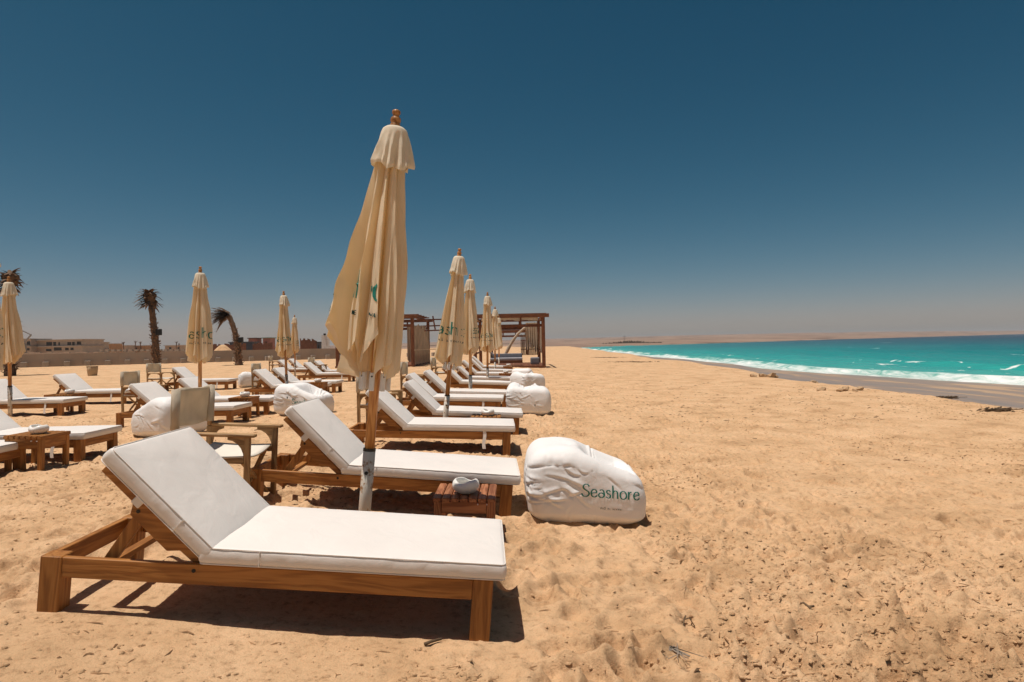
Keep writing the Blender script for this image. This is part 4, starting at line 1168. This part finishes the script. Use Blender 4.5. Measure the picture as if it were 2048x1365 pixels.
def reed_screen(parent, x0, y0, x1, y1, z0, z1, n, seed=1):
    rr = random.Random(seed)
    b = Vector((x0, y0, 0)); d = Vector((x1 - x0, y1 - y0, 0))
    me = None
    for k in range(n):
        p = b + d * ((k + .5) / n)
        o = MB().tube([(0, 0, 0), (rr.uniform(-.02, .02), 0, 0.5), (rr.uniform(-.03, .03), 0, 1.0)], [0.03, 0.034, 0.024], 5).build('reed', m_reed, parent)
        hz_ = (z1 - z0) * rr.uniform(.8, 1.08)
        o.location = (p.x, p.y, z0); o.scale = (1, 1, hz_)
    for q in (.25, .62):
        z = z0 + (z1 - z0) * q
        MB().bar((x0, y0 - .04, z), (x1, y1 - .04, z), .03, .05).build('reed_rail', perg_wood[0], parent)
# right-hand pergola
pr = P(1090, 736)
PGR, X, Y = make_pergola('beach_pergola', pr.x - 4.15, pr.x + .05, pr.y, pr.y + 6.5, 2.95, 'open dark-wood pergola with a blown curtain, right of the umbrella row')
reed_screen(PGR, X - 1.35, Y - .3, X - .12, Y - .3, 0.65, 2.25, 16, 3)
curtain(PGR, X - 1.0, Y - .45, X - .22, Y - .45, 1.15, 2.85, 0.07, 5, m_curtain_w, seed=1.0, ragged=1.2)
curtain(PGR, X - .16, .4, X - .16, 2.2, 1.0, 2.4, 0.08, 5, m_curtain, seed=2.0, ragged=.8)
# the long rolled curtain blown out to the left
def roll(p0, p1, sag, r0, r1, parent, mat):
    pts = []; rs = []
    for k in range(13):
        u = k / 12; p = Vector(p0).lerp(Vector(p1), u); p.z -= -sag * math.sin(math.pi * u); pts.append(p); rs.append(r0 + (r1 - r0) * u + .012 * math.sin(k * 2.1))
    return MB().tube(pts, rs, 8).build('rolled_curtain', mat, parent, smooth=True)
roll((X - 1.0, Y - .5, 2.55), (-X + 1.7, Y - .2, 0.55), 0.28, 0.07, 0.12, PGR, m_curtain_w)
curtain(PGR, -X + .5, .07, X - .4, .07, 2.78, 2.95, 0.02, 12, m_curtain_w, 'valance', seed=.5, ragged=.25)
# left-hand pergola (behind the big umbrella)
pl = P(829, 734)
PGL, X2, Y2 = make_pergola('beach_pergola', pl.x - 4.9, pl.x, pl.y, pl.y + 7.5, 3.05, 'weathered pergola hung with tattered brown curtains, behind the big umbrella')
for k in range(3):
    curtain(PGL, X2 - .1, .3 + 2.4 * k, X2 - .1, 2.6 + 2.4 * k, 0.15, 2.75 - .1 * k, 0.13, 8, m_curtain, seed=k * 1.7, sag=.25, ragged=.5)
curtain(PGL, X2 - 1.6, Y2 - .4, X2 - .2, Y2 - .4, 0.2, 2.8, .12, 7, m_curtain, seed=4.0, ragged=.5)
MB().bar((X2 + .05, -.1, 1.05), (X2 + 1.3, 7.0, 1.05), .05, .05).build('loose_pole', m_curtain_w, PGL)
for k, (a, b, z) in enumerate(((-.2, 1.6, 3.15), (.2, 1.4, 2.75), (0, 1.7, 2.45))):
    MB().bar((X2 + a, 3.0 + k, z - .1), (X2 + b, 5.5 + k, z), .09, .09).build('broken_rafter', perg_wood[0], PGL)
MB().bar((X2 + .8, 4.4, 2.4), (X2 + .65, 4.4, 3.35), .09, .09).build('broken_rafter', perg_wood[2], PGL)
# ragged pergola farther back, only beams showing
pb = at_depth(1006, 690, 78)
PGB, X3, Y3 = make_pergola('beach_pergola', pb.x - 1.6, pb.x + 3.2, 78, 83, 2.9, 'far pergola frame seen through the right-hand pergola', floor=False)

# grey daybed and cube cushion under the right pergola
p0 = at_depth(980, 728, pr.y + .9)
db = empty('daybed', (p0.x, pr.y + .9, gmesh_z(p0.x, pr.y + .9) + .14 + .001))
MB().box(0, 1.95, 0, .85, 0.0, .16).build('base', perg_wood[0], db, .01)
V, F = soft_box(.97, .42, .08, .05, 6, 4, 2)
mesh_obj('mattress', [Vector(v) + Vector((.975, .425, .245)) for v in V], F, m_greyl, db, True)
V, F = soft_box(.97, .07, .13, .04, 6, 2, 3)
mesh_obj('back_bolster', [Vector(v) + Vector((.975, .78, .44)) for v in V], F, m_grey, db, True)
V, F = soft_box(.40, .40, .06, .04, 5, 4, 2)
mr_ = Matrix.Translation((.16, .425, .52)) @ Matrix.Rotation(R(52), 4, 'Y')
mesh_obj('head_cushion', [mr_ @ Vector(v) for v in V], F, m_grey, db, True)
tag(db, 'grey cushioned daybed under the right-hand pergola', 'daybed')
V, F = soft_box(.27, .27, .21, .07, 5, 5, 4)
cu = empty('cube_cushion', (at_depth(1070, 727, pr.y + 1.2).x, pr.y + 1.2, gmesh_z(pr.x - 1, pr.y + 1.2) + .142))
mesh_obj('cushion_body', [Vector(v) + Vector((0, 0, .21)) for v in V], F, m_grey, cu, True)
tag(cu, 'grey cube cushion beside the post of the right-hand pergola', 'cushion')

# ------------------------------------------------------------------ BOUNDARY WALL
wa, wb = P(20, 736), P(650, 718.5)
wdir = (wb - wa); wdir.z = 0; wlen = wdir.length; wdir.normalize()
wn_ = Vector((wdir.y, -wdir.x, 0))
if wn_.y > 0: wn_ = -wn_
ws = wa - wdir * 40
wall = empty('boundary_wall', (ws.x, ws.y, 0), math.atan2(wdir.y, wdir.x))
npan = 26; pl_ = (wlen + 46) / npan
for k in range(npan):
    xx = ws + wdir * (pl_ * (k + .5)); g = gz(xx.x, xx.y)
    MB().box(k * pl_ + .004, (k + 1) * pl_ - .004, 0, .22, g - .3, g + 1.17).build('panel', m_wall, wall)
tag(wall, 'long low beige boundary wall behind the beach on the left', 'wall')
blk = None
for k in range(34):
    q = ws + wdir * (30.0 + 1.58 * k) + wn_ * 0.45
    if blk is None:
        blk = MB().box(-.22, .22, -.22, .22, -.1, .46).build('concrete_block', m_block, None, .02); o = blk
    else:
        o = blk.copy(); C.objects.link(o)
    o.location = (q.x, q.y, gz(q.x, q.y)); o.rotation_euler = (0, 0, wall.rotation_euler.z + rnd.uniform(-.08, .08))
    tag(o, 'grey concrete block standing at the foot of the low boundary wall', 'block', 'concrete blocks along the boundary wall')

# ------------------------------------------------------------------ BACKGROUND BUILDINGS
def place_box(px0, px1, pt, pb_, D, depth):
    a = at_depth(px0, (pt + pb_) / 2, D); b = at_depth(px1, (pt + pb_) / 2, D)
    zt = at_depth((px0 + px1) / 2, pt, D).z
    return a.x, b.x, zt
def building(name, px0, px1, pt, D, depth, mat, label, wins=(), slabs=(), cat='building'):
    x0, x1, zt = place_box(px0, px1, pt, 700, D, depth)
    g = gz(x0, D)
    t = empty(name, (x0, D, g - .3)); H = zt - g + .3; W_ = x1 - x0
    MB().box(0, W_, 0, depth, 0, H).build('wall', mat, t)
    for z in slabs:
        MB().box(-.35, W_ + .35, -.9, depth + .2, H * z, H * z + .28).build('slab', m_conc, t)
    for (u0, u1, v0, v1) in wins:
        wv = MB().box(W_ * u0, W_ * u1, -.06, .05, H * v0, H * v1).build('window', m_dark, t)
        MB().box(W_ * u0 - .1, W_ * u1 + .1, -.25, .02, H * v0 - .14, H * v0 - .012).build('sill', m_concl, wv)
    tag(t, label, cat, 'buildings behind the wall')
    return t
building('concrete_villa', 30, 62, 679, 232, 10, m_conc, 'bare concrete villa at far left, partly behind the left umbrella', [(.3, .5, .70, .88), (.75, .95, .70, .88), (.3, .5, .4, .55), (.7, .9, .4, .52)], (.60, .99))
building('concrete_villa', 62, 105, 681.5, 235, 12, m_concl, 'long pale villa with two rows of small windows, left of the palm', [(.06, .14, .70, .82), (.2, .28, .70, .82), (.72, .98, .70, .90), (.06, .14, .36, .5), (.2, .28, .36, .5), (.7, .95, .36, .5)], (.62, .99))
building('concrete_villa', 105, 165, 680.5, 230, 12, m_conc, 'unfinished concrete villa with wide dark openings', [(.03, .12, .68, .9), (.2, .25, .7, .88), (.50, .62, .70, .88), (.66, .74, .68, .88), (.82, .95, .72, .9), (.05, .3, .4, .58), (.42, .54, .4, .55), (.6, .7, .4, .55)], (.62, 1.0))
building('concrete_villa', 166, 184, 686, 236, 10, m_conc, 'small skeletal concrete block at the right end of the villas', [(.05, .4, .55, .85), (.5, .95, .55, .85)], (.5, 1.0))
building('small_house', 190, 221, 688.5, 260, 8, m_ochre, 'low ochre house right of the grey villas', [(.25, .35, .5, .75), (.5, .56, .3, .7), (.75, .85, .5, .75)], (.98,))
building('small_house', 226, 250, 692, 300, 8, m_concl, 'tiny pale far house beside the ochre one', [(.3, .5, .5, .8)], (.98,))
building('small_house', 262, 292, 692, 310, 8, m_ochre, 'low far house just left of the straight palm', [(.3, .4, .5, .8), (.6, .7, .5, .8)], (.98,))
building('small_house', 330, 372, 691.5, 320, 8, m_concl, 'low far house between the straight palm and the umbrella', [(.2, .3, .5, .8), (.6, .7, .5, .8)], (.98,))
# second wall with block coping behind the first
x0, x1, zt = place_box(22, 372, 701, 706, 118, 1)
w2 = empty('rear_wall', (x0, 118, 0)); g = gz(x0, 118)
nn = 30; pw2 = (x1 - x0) / nn
for k in range(nn):
    MB().box(k * pw2 + .02, (k + 1) * pw2 - .02, 0, .4, g - .2, g + 1.5 - .018 * k + .1 * math.sin(k * 2.3)).build('panel', m_concl, w2)
    if k > 14: MB().box((k + .2) * pw2, (k + .75) * pw2, -.1, .5, g + 1.62 - .018 * k, g + 2.0 - .018 * k).build('coping_block', m_block, w2)
tag(w2, 'second paler wall with coping blocks, behind the boundary wall', 'wall')
def fence(px0, px1, pt, D, label, n):
    x0, x1, zt = place_box(px0, px1, pt, 702, D, 1)
    rr = random.Random(int(px0)); g = gz(x0, D)
    t = empty('reed_fence', (x0, D, g))
    for k in range(n):
        w_ = (x1 - x0) / n
        MB().box(k * w_ + .01, (k + 1) * w_ - .01, 0, .08, -.2, (zt - g) * rr.uniform(.88, 1.05)).build('reed_panel', m_redfence, t)
    tag(t, label, 'fence', 'reed fences behind the wall')
fence(424, 492, 688, 96, 'dark red reed fence behind the bent palm', 22)
fence(505, 545, 686, 98, 'reed fence behind the small umbrella', 14)
fence(600, 634, 678.5, 95, 'tall ragged reed fence left of the big umbrella', 16)
def cabin(px0, px1, pt, D, mat, label, roof):
    x0, x1, zt = place_box(px0, px1, pt, 702, D, 1); g = gz(x0, D)
    t = empty('cabin', (x0, D, g))
    MB().box(0, x1 - x0, 0, 2.4, -.2, zt - g - .12).build('wall', mat, t)
    MB().box(-.15, x1 - x0 + .15, -.2, 2.6, zt - g - .119, zt - g).build('roof', roof, t)
    MB().box((x1 - x0) * .3, (x1 - x0) * .6, -.03, .03, (zt - g) * .5, (zt - g) * .78).build('window', m_dark, t)
    tag(t, label, 'cabin', 'site cabins behind the wall')
cabin(459, 505, 684, 101, m_blue, 'long dark blue cabin behind the bent palm', m_blue)
cabin(497, 512, 676, 108, m_pink, 'small pink cabin with a dark roof', m_dark)
cabin(526, 540, 675.5, 108, m_pink, 'small cabin with a green roof left of the small umbrella', m_green)
cabin(634, 641, 684, 92, m_blue, 'dark cabin sliver beside the white panel', m_dark)
x0, x1, zt = place_box(643, 659, 671, 708, 76, 1); g = gz(x0, 76)
t = empty('white_hoarding', (x0, 76, g))
for k in range(3): MB().box((x1 - x0) * k / 3 + .01, (x1 - x0) * (k + 1) / 3 - .01, 0, .06, -.1, zt - g).build('panel', m_whitep, t)
for k in (0, 1): MB().box((x1 - x0) * (.05 + .85 * k), (x1 - x0) * (.05 + .85 * k) + .07, .065, .14, -.1, zt - g + .05).build('post', m_metal, t)
MB().box((x1 - x0) * .3, (x1 - x0) * .55, -.1, .1, zt - g + .01, zt - g + .22).build('lamp', m_black, t)
tag(t, 'white panel hoarding with a lamp on top, left of the big umbrella', 'hoarding')
# concrete pump boom
b0, b1, b2 = at_depth(36, 658, 225), at_depth(62.5, 670, 225), at_depth(46, 688, 225)
g = gz(b2.x, 225)
t = empty('pump_boom', (b2.x, 225, g))
off = Vector((-b2.x, -225, -g))
MB().bar(b0 + off, b1 + off, .35, .35).build('upper_arm', m_metal, t)
MB().bar(b1 + off, b2 + off, .4, .4).build('lower_arm', m_metal, t)
MB().box(-.8, .8, -.8, .8, -.3, (b2.z - g)).build('turret', m_metal, t)
tag(t, 'bent grey boom of a concrete pump over the left villas', 'crane')
# sand mound
V, F = soft_box(2.0, 1.2, .55, .5, 10, 8, 4)
V[:, 2] = (V[:, 2] + .55) * np.exp(-(V[:, 0] / 1.3) ** 2 - (V[:, 1] / 1.0) ** 2) * 1.35 + .1 * fbm(V[:, 0], V[:, 1], 2)
p = at_depth(446, 702, 88)
o = mesh_obj('sand_mound', [Vector(v) for v in V], F, m_sand, None, True); o.location = (p.x, 88, gz(p.x, 88) + .5)
tag(o, 'pale sand mound showing above the wall beside the bent palm', 'mound')

# ------------------------------------------------------------------ PALMS
def make_palm(name, base, H, bend, label, crown='tuft', speaker=True, skirt=False, kind_bend=0.0):
    rr = random.Random(int(H * 100))
    t = empty(name, base)
    pts, rs = [], []
    n = 22
    for k in range(n + 1):
        u = k / n
        x = bend * (u ** 1.6) * H - kind_bend * max(0, u - .62) ** 1.5 * H
        pts.append(Vector((x, 0.1 * math.sin(u * 2), u * H - .3 * (u == 0)))); rs.append(0.24 - 0.05 * u + 0.02 * math.sin(k * 2.2) + (.04 if u < .08 else 0))
    tr = MB().tube(pts, rs, 12).build('trunk', m_trunk, t, smooth=True)
    m = MB()
    for k in range(150):                         # old leaf-base stubs on the lower trunk
        u = rr.uniform(.03, .62 if k < 120 else .95); i = int(u * n); p = pts[i].lerp(pts[min(i + 1, n)], u * n - i)
        a = rr.uniform(0, 6.28); r0 = rs[i]
        d = Vector((math.cos(a), math.sin(a), .9)).normalized()
        m.bar(p + Vector((math.cos(a), math.sin(a), 0)) * (r0 - .03), p + Vector((math.cos(a), math.sin(a), 0)) * r0 + d * rr.uniform(.08, .2), .07, .03)
    so = m.build('leaf_stubs', m_stub, tr); so['kind'] = 'stuff'
    top = pts[-1]; axis_ = (pts[-1] - pts[-3]).normalized()
    m = MB()
    nb = 170 if crown == 'tuft' else 120
    for k in range(nb):
        a = rr.uniform(0, 6.28); L_ = rr.uniform(.45, 1.0)
        if crown == 'tuft':
            up = rr.uniform(-.5, 1.0)
            d = Vector((math.cos(a) * .75 - .25, math.sin(a) * .75, up)).normalized()
            s0 = top + axis_ * rr.uniform(-.55, .25)
            L_ *= 1.0
            droop = .3
        else:
            d = Vector((-1.0 + .55 * math.cos(a), .6 * math.sin(a), rr.uniform(-.5, .9))).normalized()
            s0 = top + Vector((rr.uniform(-.25, .15), rr.uniform(-.2, .2), rr.uniform(-.2, .2)))
            L_ *= 1.35; droop = .35
        q = [s0 + d * L_ * f - Vector((.12 * f, 0, droop * f * f * L_)) for f in (0, .35, .7, 1.0)]
        sd = d.cross(Vector((0, 0, 1)))
        sd = sd.normalized() if sd.length > .05 else Vector((1, 0, 0))
        wv = [.04, .11, .08, .01]
        V = []
        for p, w_ in zip(q, wv): V += [p - sd * w_, p + sd * w_ + Vector((0, 0, .02))]
        m.add(V, [(0, 1, 3, 2), (2, 3, 5, 4), (4, 5, 7, 6)])
        if crown != 'tuft':                      # leaflets
            for f in (.3, .45, .6, .75, .9):
                p = s0 + d * L_ * f - Vector((.12 * f, 0, droop * f * f * L_))
                for sg in (-1, 1):
                    e = p + sd * sg * .22 + d * .2 - Vector((.12, 0, .12))
                    m.add([p, p + d * .05, e], [(0, 1, 2)])
    if crown == 'tuft':
        V, F = soft_box(.34, .34, .42, .28, 5, 5, 6)
        mm = [top + Vector((v[0] * (1.1 + .2 * math.sin(9 * v[2])), v[1], v[2] - .1)) for v in V]
        m.add(mm, F)
    m.build('crown', m_frond, t)
    if skirt:
        m = MB()
        for k in range(150):
            a = rr.uniform(0, 6.28); z = rr.uniform(.1, 2.6); r0 = .25
            d = Vector((math.cos(a), math.sin(a), rr.uniform(-.5, .5)))
            b = Vector((math.cos(a) * r0, math.sin(a) * r0, z)) + pts[int(z / H * n)] * .3
            sd = Vector((-math.sin(a), math.cos(a), 0)) * .07
            e = b + d * rr.uniform(.25, .75)
            m.add([b - sd, b + sd, e], [(0, 1, 2)])
        m.build('leaf_skirt', m_frond, t)
    if speaker:
        u = .5; i = int(u * n); p = pts[i]
        sp_ = MB().box(p.x + .30, p.x + .62, p.y - .42, p.y - .12, p.z - .22, p.z + .22).build('speaker', m_black, t, .02)
        MB().bar((p.x, p.y - .25, p.z), (p.x + .31, p.y - .25, p.z), .06, .06).build('bracket', m_bolt, sp_)
    tag(t, label, 'palm tree', 'trimmed palms behind the beach')
    return t
b = P(313, 738); make_palm('palm_tree', b, (738 - 592) / FPX * b.y, -0.085, 'straight trimmed palm with a bushy dead tuft and a black speaker')
b = P(478, 731); make_palm('palm_tree', b, (731 - 630) / FPX * b.y, -0.15, 'bent palm with windblown dry fronds hanging to the left', 'blown', True, False, .2)
b = P(20, 752); make_palm('palm_tree', b, (752 - 556) / FPX * b.y, .008, 'tallest palm at the left edge, its dry crown behind an umbrella', 'tuft', False, True)
for k, (px, D, H) in enumerate(((247, 210, 4.0), (270, 240, 4.8), (281, 235, 4.4), (352, 250, 4.4), (358, 300, 4.2))):
    p = at_depth(px, 700, D); g = gz(p.x, D)
    t = empty('distant_palm', (p.x, D, g)); rr = random.Random(k)
    MB().tube([(0, 0, -.2), (.1, 0, H * .5), (.25 * (k % 2), 0, H)], [.22, .17, .16], 7).build('trunk', m_trunk, t)
    m = MB()
    for q in range(40):
        a = rr.uniform(0, 6.28); d = Vector((math.cos(a), math.sin(a), rr.uniform(-.4, 1.1))).normalized(); s0 = Vector((.25 * (k % 2), 0, H)); sd = Vector((-math.sin(a), math.cos(a), 0)) * .12
        m.add([s0 - sd, s0 + sd, s0 + d * rr.uniform(.7, 1.3)], [(0, 1, 2)])
    m.build('crown', m_frond, t)
    tag(t, ['tiny leaning palm silhouette left of the straight palm, farthest left', 'tiny palm silhouette left of the straight palm, middle of three', 'tiny palm silhouette nearest the straight palm on its left', 'tiny palm silhouette right of the straight palm, nearer it', 'tiny palm silhouette right of the straight palm, nearer the umbrella'][k], 'palm tree', 'distant palms')
# woven bin
p = P(185, 752)
t = empty('woven_bin', (p.x, p.y, gmesh_z(p.x, p.y)))
MB().lathe([(.20, 0), (.215, .02), (.25, .3), (.265, .52), (.255, .525), (.235, .5), (.2, .06)], 24, lambda a, r, z: (.006 * math.sin(24 * a), 0)).build('basket', m_bin, t, smooth=True)
MB().lathe([(.268, .50), (.275, .515), (.268, .53), (.25, .53)], 24).build('rim', m_bin, t, smooth=True)
tag(t, 'tan woven bin standing alone on the sand before the wall', 'bin')

# ------------------------------------------------------------------ ROCKS, SEAWEED, FAR SHRUBS, MAST
def rock(rr, s):
    bm = bmesh.new(); bmesh.ops.create_icosphere(bm, subdivisions=1, radius=1.0)
    for v in bm.verts:
        n_ = 0.5 * float(fbm(v.co.x * 1.3 + s, v.co.y * 1.3 + v.co.z * 1.7, 3)) * 2
        v.co = v.co * (1 + n_); v.co.z *= .62
    V = [v.co.copy() for v in bm.verts]; F = [tuple(q.index for q in f.verts) for f in bm.faces]; bm.free()
    return V, F
def rock_pile(px, py, n, spread, size, label):
    rr = random.Random(px); p = P(px, py)
    t = empty('rock_cluster', (p.x, p.y, gmesh_z(p.x, p.y)))
    for k in range(n):
        V, F = rock(rr, px + k * 7.7); s = .78 * size * rr.uniform(.5, 1.2)
        o = mesh_obj('rock', [v * s for v in V], F, m_rock, t)
        x = (k / max(n - 1, 1) - .5) * spread + rr.uniform(-.1, .1); y = rr.uniform(-.25, .25)
        o.location = (x, y, gmesh_z(p.x + x, p.y + y) - t.location.z + s * .25); o.rotation_euler = (rr.uniform(-.4, .4), rr.uniform(-.6, .6), rr.uniform(0, 6))
    tag(t, label, 'rocks', 'sandy rocks at the edge of the berm')
rock_pile(1528, 754, 4, .75, .26, 'upright cluster of sandy rocks, leftmost on the berm edge')
rock_pile(1634, 767, 2, .22, .17, 'single small sandy rock on the berm edge')
rock_pile(1688, 783, 5, 1.0, .17, 'low spread of flat sandy slabs on the berm edge')
def weed_mat(px, py, L_, W_, label, n=110):
    rr = random.Random(px); p = P(px, py)
    m = MB()
    for k in range(n):
        x = rr.gauss(0, L_ / 3.2); y = rr.gauss(0, W_ / 3); a = rr.gauss(0, .6); l = rr.uniform(.05, .22); z = gmesh_z(p.x + x, p.y + y) - p.z + rr.uniform(.0, .05)
        m.bar((x, y, z), (x + l * math.cos(a), y + l * math.sin(a), z + rr.uniform(-.01, .03)), .02, .012)
    o = m.build('seaweed_mat', m_weed); o.location = p; o['kind'] = 'stuff'
    tag(o, label, 'seaweed')
weed_mat(1886, 797, .7, .16, 'dark oblong seaweed mat on the wet sand')
weed_mat(1990, 823, .45, .1, 'seaweed line near the right picture edge')
weed_mat(1210, 716, 2.6, .7, 'dark seaweed strip far along the beach', 120)
weed_mat(1262, 725, 3.0, .6, 'dark seaweed strip halfway along the berm', 160)
# low shrubs on the spit across the water
rr = random.Random(5)
m = MB()
for k in range(420):
    u = rr.random(); px = 1205 + 118 * u
    D = 420 + 25 * rr.random(); p = at_depth(px, 690, D)
    hgt = (1.0 + 1.6 * math.exp(-((u - .45) / .3) ** 2)) * rr.uniform(.5, 1.1)
    a = rr.uniform(0, 3.14)
    s = rr.uniform(.6, 1.3)
    z0 = -.4
    m.add([(p.x - s * math.cos(a), D - s * math.sin(a), z0), (p.x + s * math.cos(a), D + s * math.sin(a), z0), (p.x + rr.uniform(-.6, .6), D, z0 + hgt)], [(0, 1, 2)])
o = m.build('shore_scrub', m_shrub); tag(o, None, None, None, 'stuff')
p = at_depth(1249, 684, 440)
t = empty('lattice_mast', (p.x, 440, -.5)); 
for s in (-.45, .45): MB().bar((s, 0, 0), (s * .4, 0, 6.2), .12, .12).build('leg', m_metal, t)
for z in (1.5, 3.2, 4.8): MB().bar((-.45 + z * .045, -.05, z), (.45 - z * .045, -.05, z + .6), .09, .09).build('brace', m_metal, t)
MB().bar((-.9, 0, 5.4), (.9, 0, 5.4), .12, .12).build('crossarm', m_metal, t)
tag(t, 'thin lattice mast above the scrub across the bay', 'mast')

# ------------------------------------------------------------------ BEACH LITTER
rr = np.random.RandomState(23)
def scatter(n, ymin, ymax, pw_, dens_scale, thr):
    out = []
    while len(out) < n:
        y = ymin + (ymax - ymin) * rr.rand() ** pw_
        lo = -0.88 * y; hi = min(0.95 * y + .3, float(berm_x(y)) + .6)
        x = lo + (hi - lo) * rr.rand()
        d = float(fbm(x * dens_scale + 3, y * dens_scale, 3))
        if rr.rand() < (0.12 if d < thr else 1.0): out.append((x, y))
    return out
m = MB()
for x, y in scatter(4200, 2.3, 16, 1.5, .6, .05):
    if -2.3 < x < 0 and 2.7 < y < 3.6: continue
    z = gmesh_z(x, y); a = rr.normal(0.1, .5) + (1.57 if rr.rand() < .18 else 0); l = .008 + .045 * rr.rand() ** 3.2; w_ = .001 + .0026 * rr.rand() ** 2 + .0018 * (y > 6)
    c, s = math.cos(a), math.sin(a); b_ = rr.normal(0, .2) * l; u1 = rr.rand() * .002; u2 = rr.rand() * .002
    p0, p1, p2 = (x - l * c, y - l * s), (x - s * b_, y + c * b_), (x + l * c, y + l * s)
    V = []
    for (qx, qy), zz, ww in ((p0, u1 - .001, w_), (p1, .001 + u1, w_ * 1.3), (p2, u2 - .001, w_ * .7)):
        V += [(qx - s * ww, qy + c * ww, z + zz), (qx + s * ww, qy - c * ww, z + zz), (qx, qy, z + zz + ww * 1.4)]
    m.add(V, [(0, 3, 4, 1), (1, 4, 5, 2), (2, 5, 3, 0), (3, 6, 7, 4), (4, 7, 8, 5), (5, 8, 6, 3), (0, 1, 2), (6, 8, 7)])
o = m.build('beach_litter', m_twig); tag(o, None, None, None, 'stuff')
m = MB()
for x, y in scatter(800, 2.3, 20, 1.3, .6, .06):
    if -2.3 < x < 0 and 2.7 < y < 3.6: continue
    z = gmesh_z(x, y); a = rr.normal(0.1, .5); l = .005 + .022 * rr.rand() ** 3; w_ = .002 + .005 * rr.rand() ** 2
    c, s = math.cos(a), math.sin(a)
    m.add([(x - l * c, y - l * s, z + .002), (x + s * w_, y - c * w_, z + .004), (x + l * c, y + l * s, z + .002 + .01 * rr.rand()), (x - s * w_, y + c * w_, z + .006), (x, y, z + .010 + .008 * rr.rand())], [(0, 1, 4), (1, 2, 4), (2, 3, 4), (3, 0, 4)])
for k in range(2200):
    y = 11 + 40 * rr.rand() ** 1.4; x = -2 + (float(berm_x(y)) + 2.4) * rr.rand()
    if float(fbm(x * .25 + 3, y * .12, 3)) < .03 and rr.rand() < .75: continue
    z = gmesh_z(x, y); l = .012 + .06 * rr.rand() ** 3; w_ = .006 + .012 * rr.rand()
    m.add([(x - l, y, z + .002), (x, y - w_, z + .006), (x + l, y, z + .004), (x, y + w_, z + .006), (x, y, z + .012 + .008 * rr.rand())], [(0, 1, 4), (1, 2, 4), (2, 3, 4), (3, 0, 4)])
o = m.build('seaweed_flakes', m_flake); tag(o, None, None, None, 'stuff')
m = MB()
for x, y in scatter(22000, 2.3, 11, 1.6, .6, .05):
    if -2.3 < x < 0 and 2.75 < y < 3.6: continue
    z = gmesh_z(x, y); s = .0025 + .010 * rr.rand() ** 3
    j = rr.rand(13) * .7 + .6; a0 = rr.rand() * 6.28
    ring = [(math.cos(a0 + q * 1.0472), math.sin(a0 + q * 1.0472)) for q in range(6)]
    V = [(x + 1.35 * s * j[q] * p[0], y + s * j[q] * p[1], z - .001) for q, p in enumerate(ring)] + [(x + 1.05 * s * j[6 + q] * p[0], y + .8 * s * j[6 + q] * p[1], z + .55 * s * j[5 - q]) for q, p in enumerate(ring)] + [(x, y, z + .8 * s * j[12])]
    m.add(V, [(q, (q + 1) % 6, 6 + (q + 1) % 6, 6 + q) for q in range(6)] + [(6 + q, 6 + (q + 1) % 6, 12) for q in range(6)])
o = m.build('sand_clods', m_sand, smooth=True); tag(o, None, None, None, 'stuff')
# a few pieces large enough to single out
def twig(px, py, pts, r, label, mat=m_weed):
    p = P(px, py); z = gmesh_z(p.x, p.y)
    t = MB()
    for q in pts: t.tube([(a, b, c + .006) for a, b, c in q], [r * (1 - .5 * k / len(q)) for k in range(len(q))], 6)
    o = t.build('twig', mat, smooth=True); o.location = (p.x, p.y, z); tag(o, label, 'twig', 'twigs on the sand')
twig(866, 1288, [[(-.035, -.02, .004), (-.01, -.005, .008), (.035, .025, .006)]], .008, "short brown twig lying before the nearest lounger's foot")
twig(1620, 1222, [[(0, -.05, .0), (-.005, 0, .02), (-.02, .03, .03), (-.04, .02, .03)], [(-.005, 0, .02), (.03, .02, .015)]], .007, 'dark hooked sprig standing on the sand at right')
twig(1374, 1240, [[(-.03, -.04, 0), (-.015, 0, .022), (.015, .01, .025), (.03, -.03, 0)], [(-.015, 0, .022), (.0, .025, .03)], [(.015, .01, .025), (.03, .03, .01)]], .0045, 'small dark arching sprig right of the bean bag')
rr2 = random.Random(9)
twig(1350, 1305, [[(rr2.uniform(-.08, .07), rr2.uniform(-.05, .05), .0), (rr2.uniform(-.04, .04), rr2.uniform(-.04, .04), .008), (rr2.uniform(-.1, .12), rr2.uniform(-.09, .09), .005)] for _ in range(15)], .0024, 'tangle of grey dry stalks in the right foreground', plain('grey_stalk', (0.30, 0.25, 0.20), .9, .3))
twig(520, 860, [[(-.05, -.1, .0), (0, 0, .01), (.06, .06, .01)], [(0, 0, .01), (.07, -.05, .01)]], .006, 'forked twig on the sand left of the second lounger')

# ------------------------------------------------------------------ HAZE (thin even air over land and bay)
mh = bpy.data.materials.new('air_haze'); mh.use_nodes = True
hn = mh.node_tree; hn.nodes.clear()
ho = hn.nodes.new('ShaderNodeOutputMaterial'); pv = hn.nodes.new('ShaderNodeVolumePrincipled')
pv.inputs['Color'].default_value = (0.80, 0.80, 0.82, 1); pv.inputs['Density'].default_value = 0.00016
hn.links.new(pv.outputs[0], ho.inputs['Volume'])
o = MB().box(-2600, 9100, -160, 9100, -5, 60).build('haze', mh); tag(o, None, None, None, 'stuff')
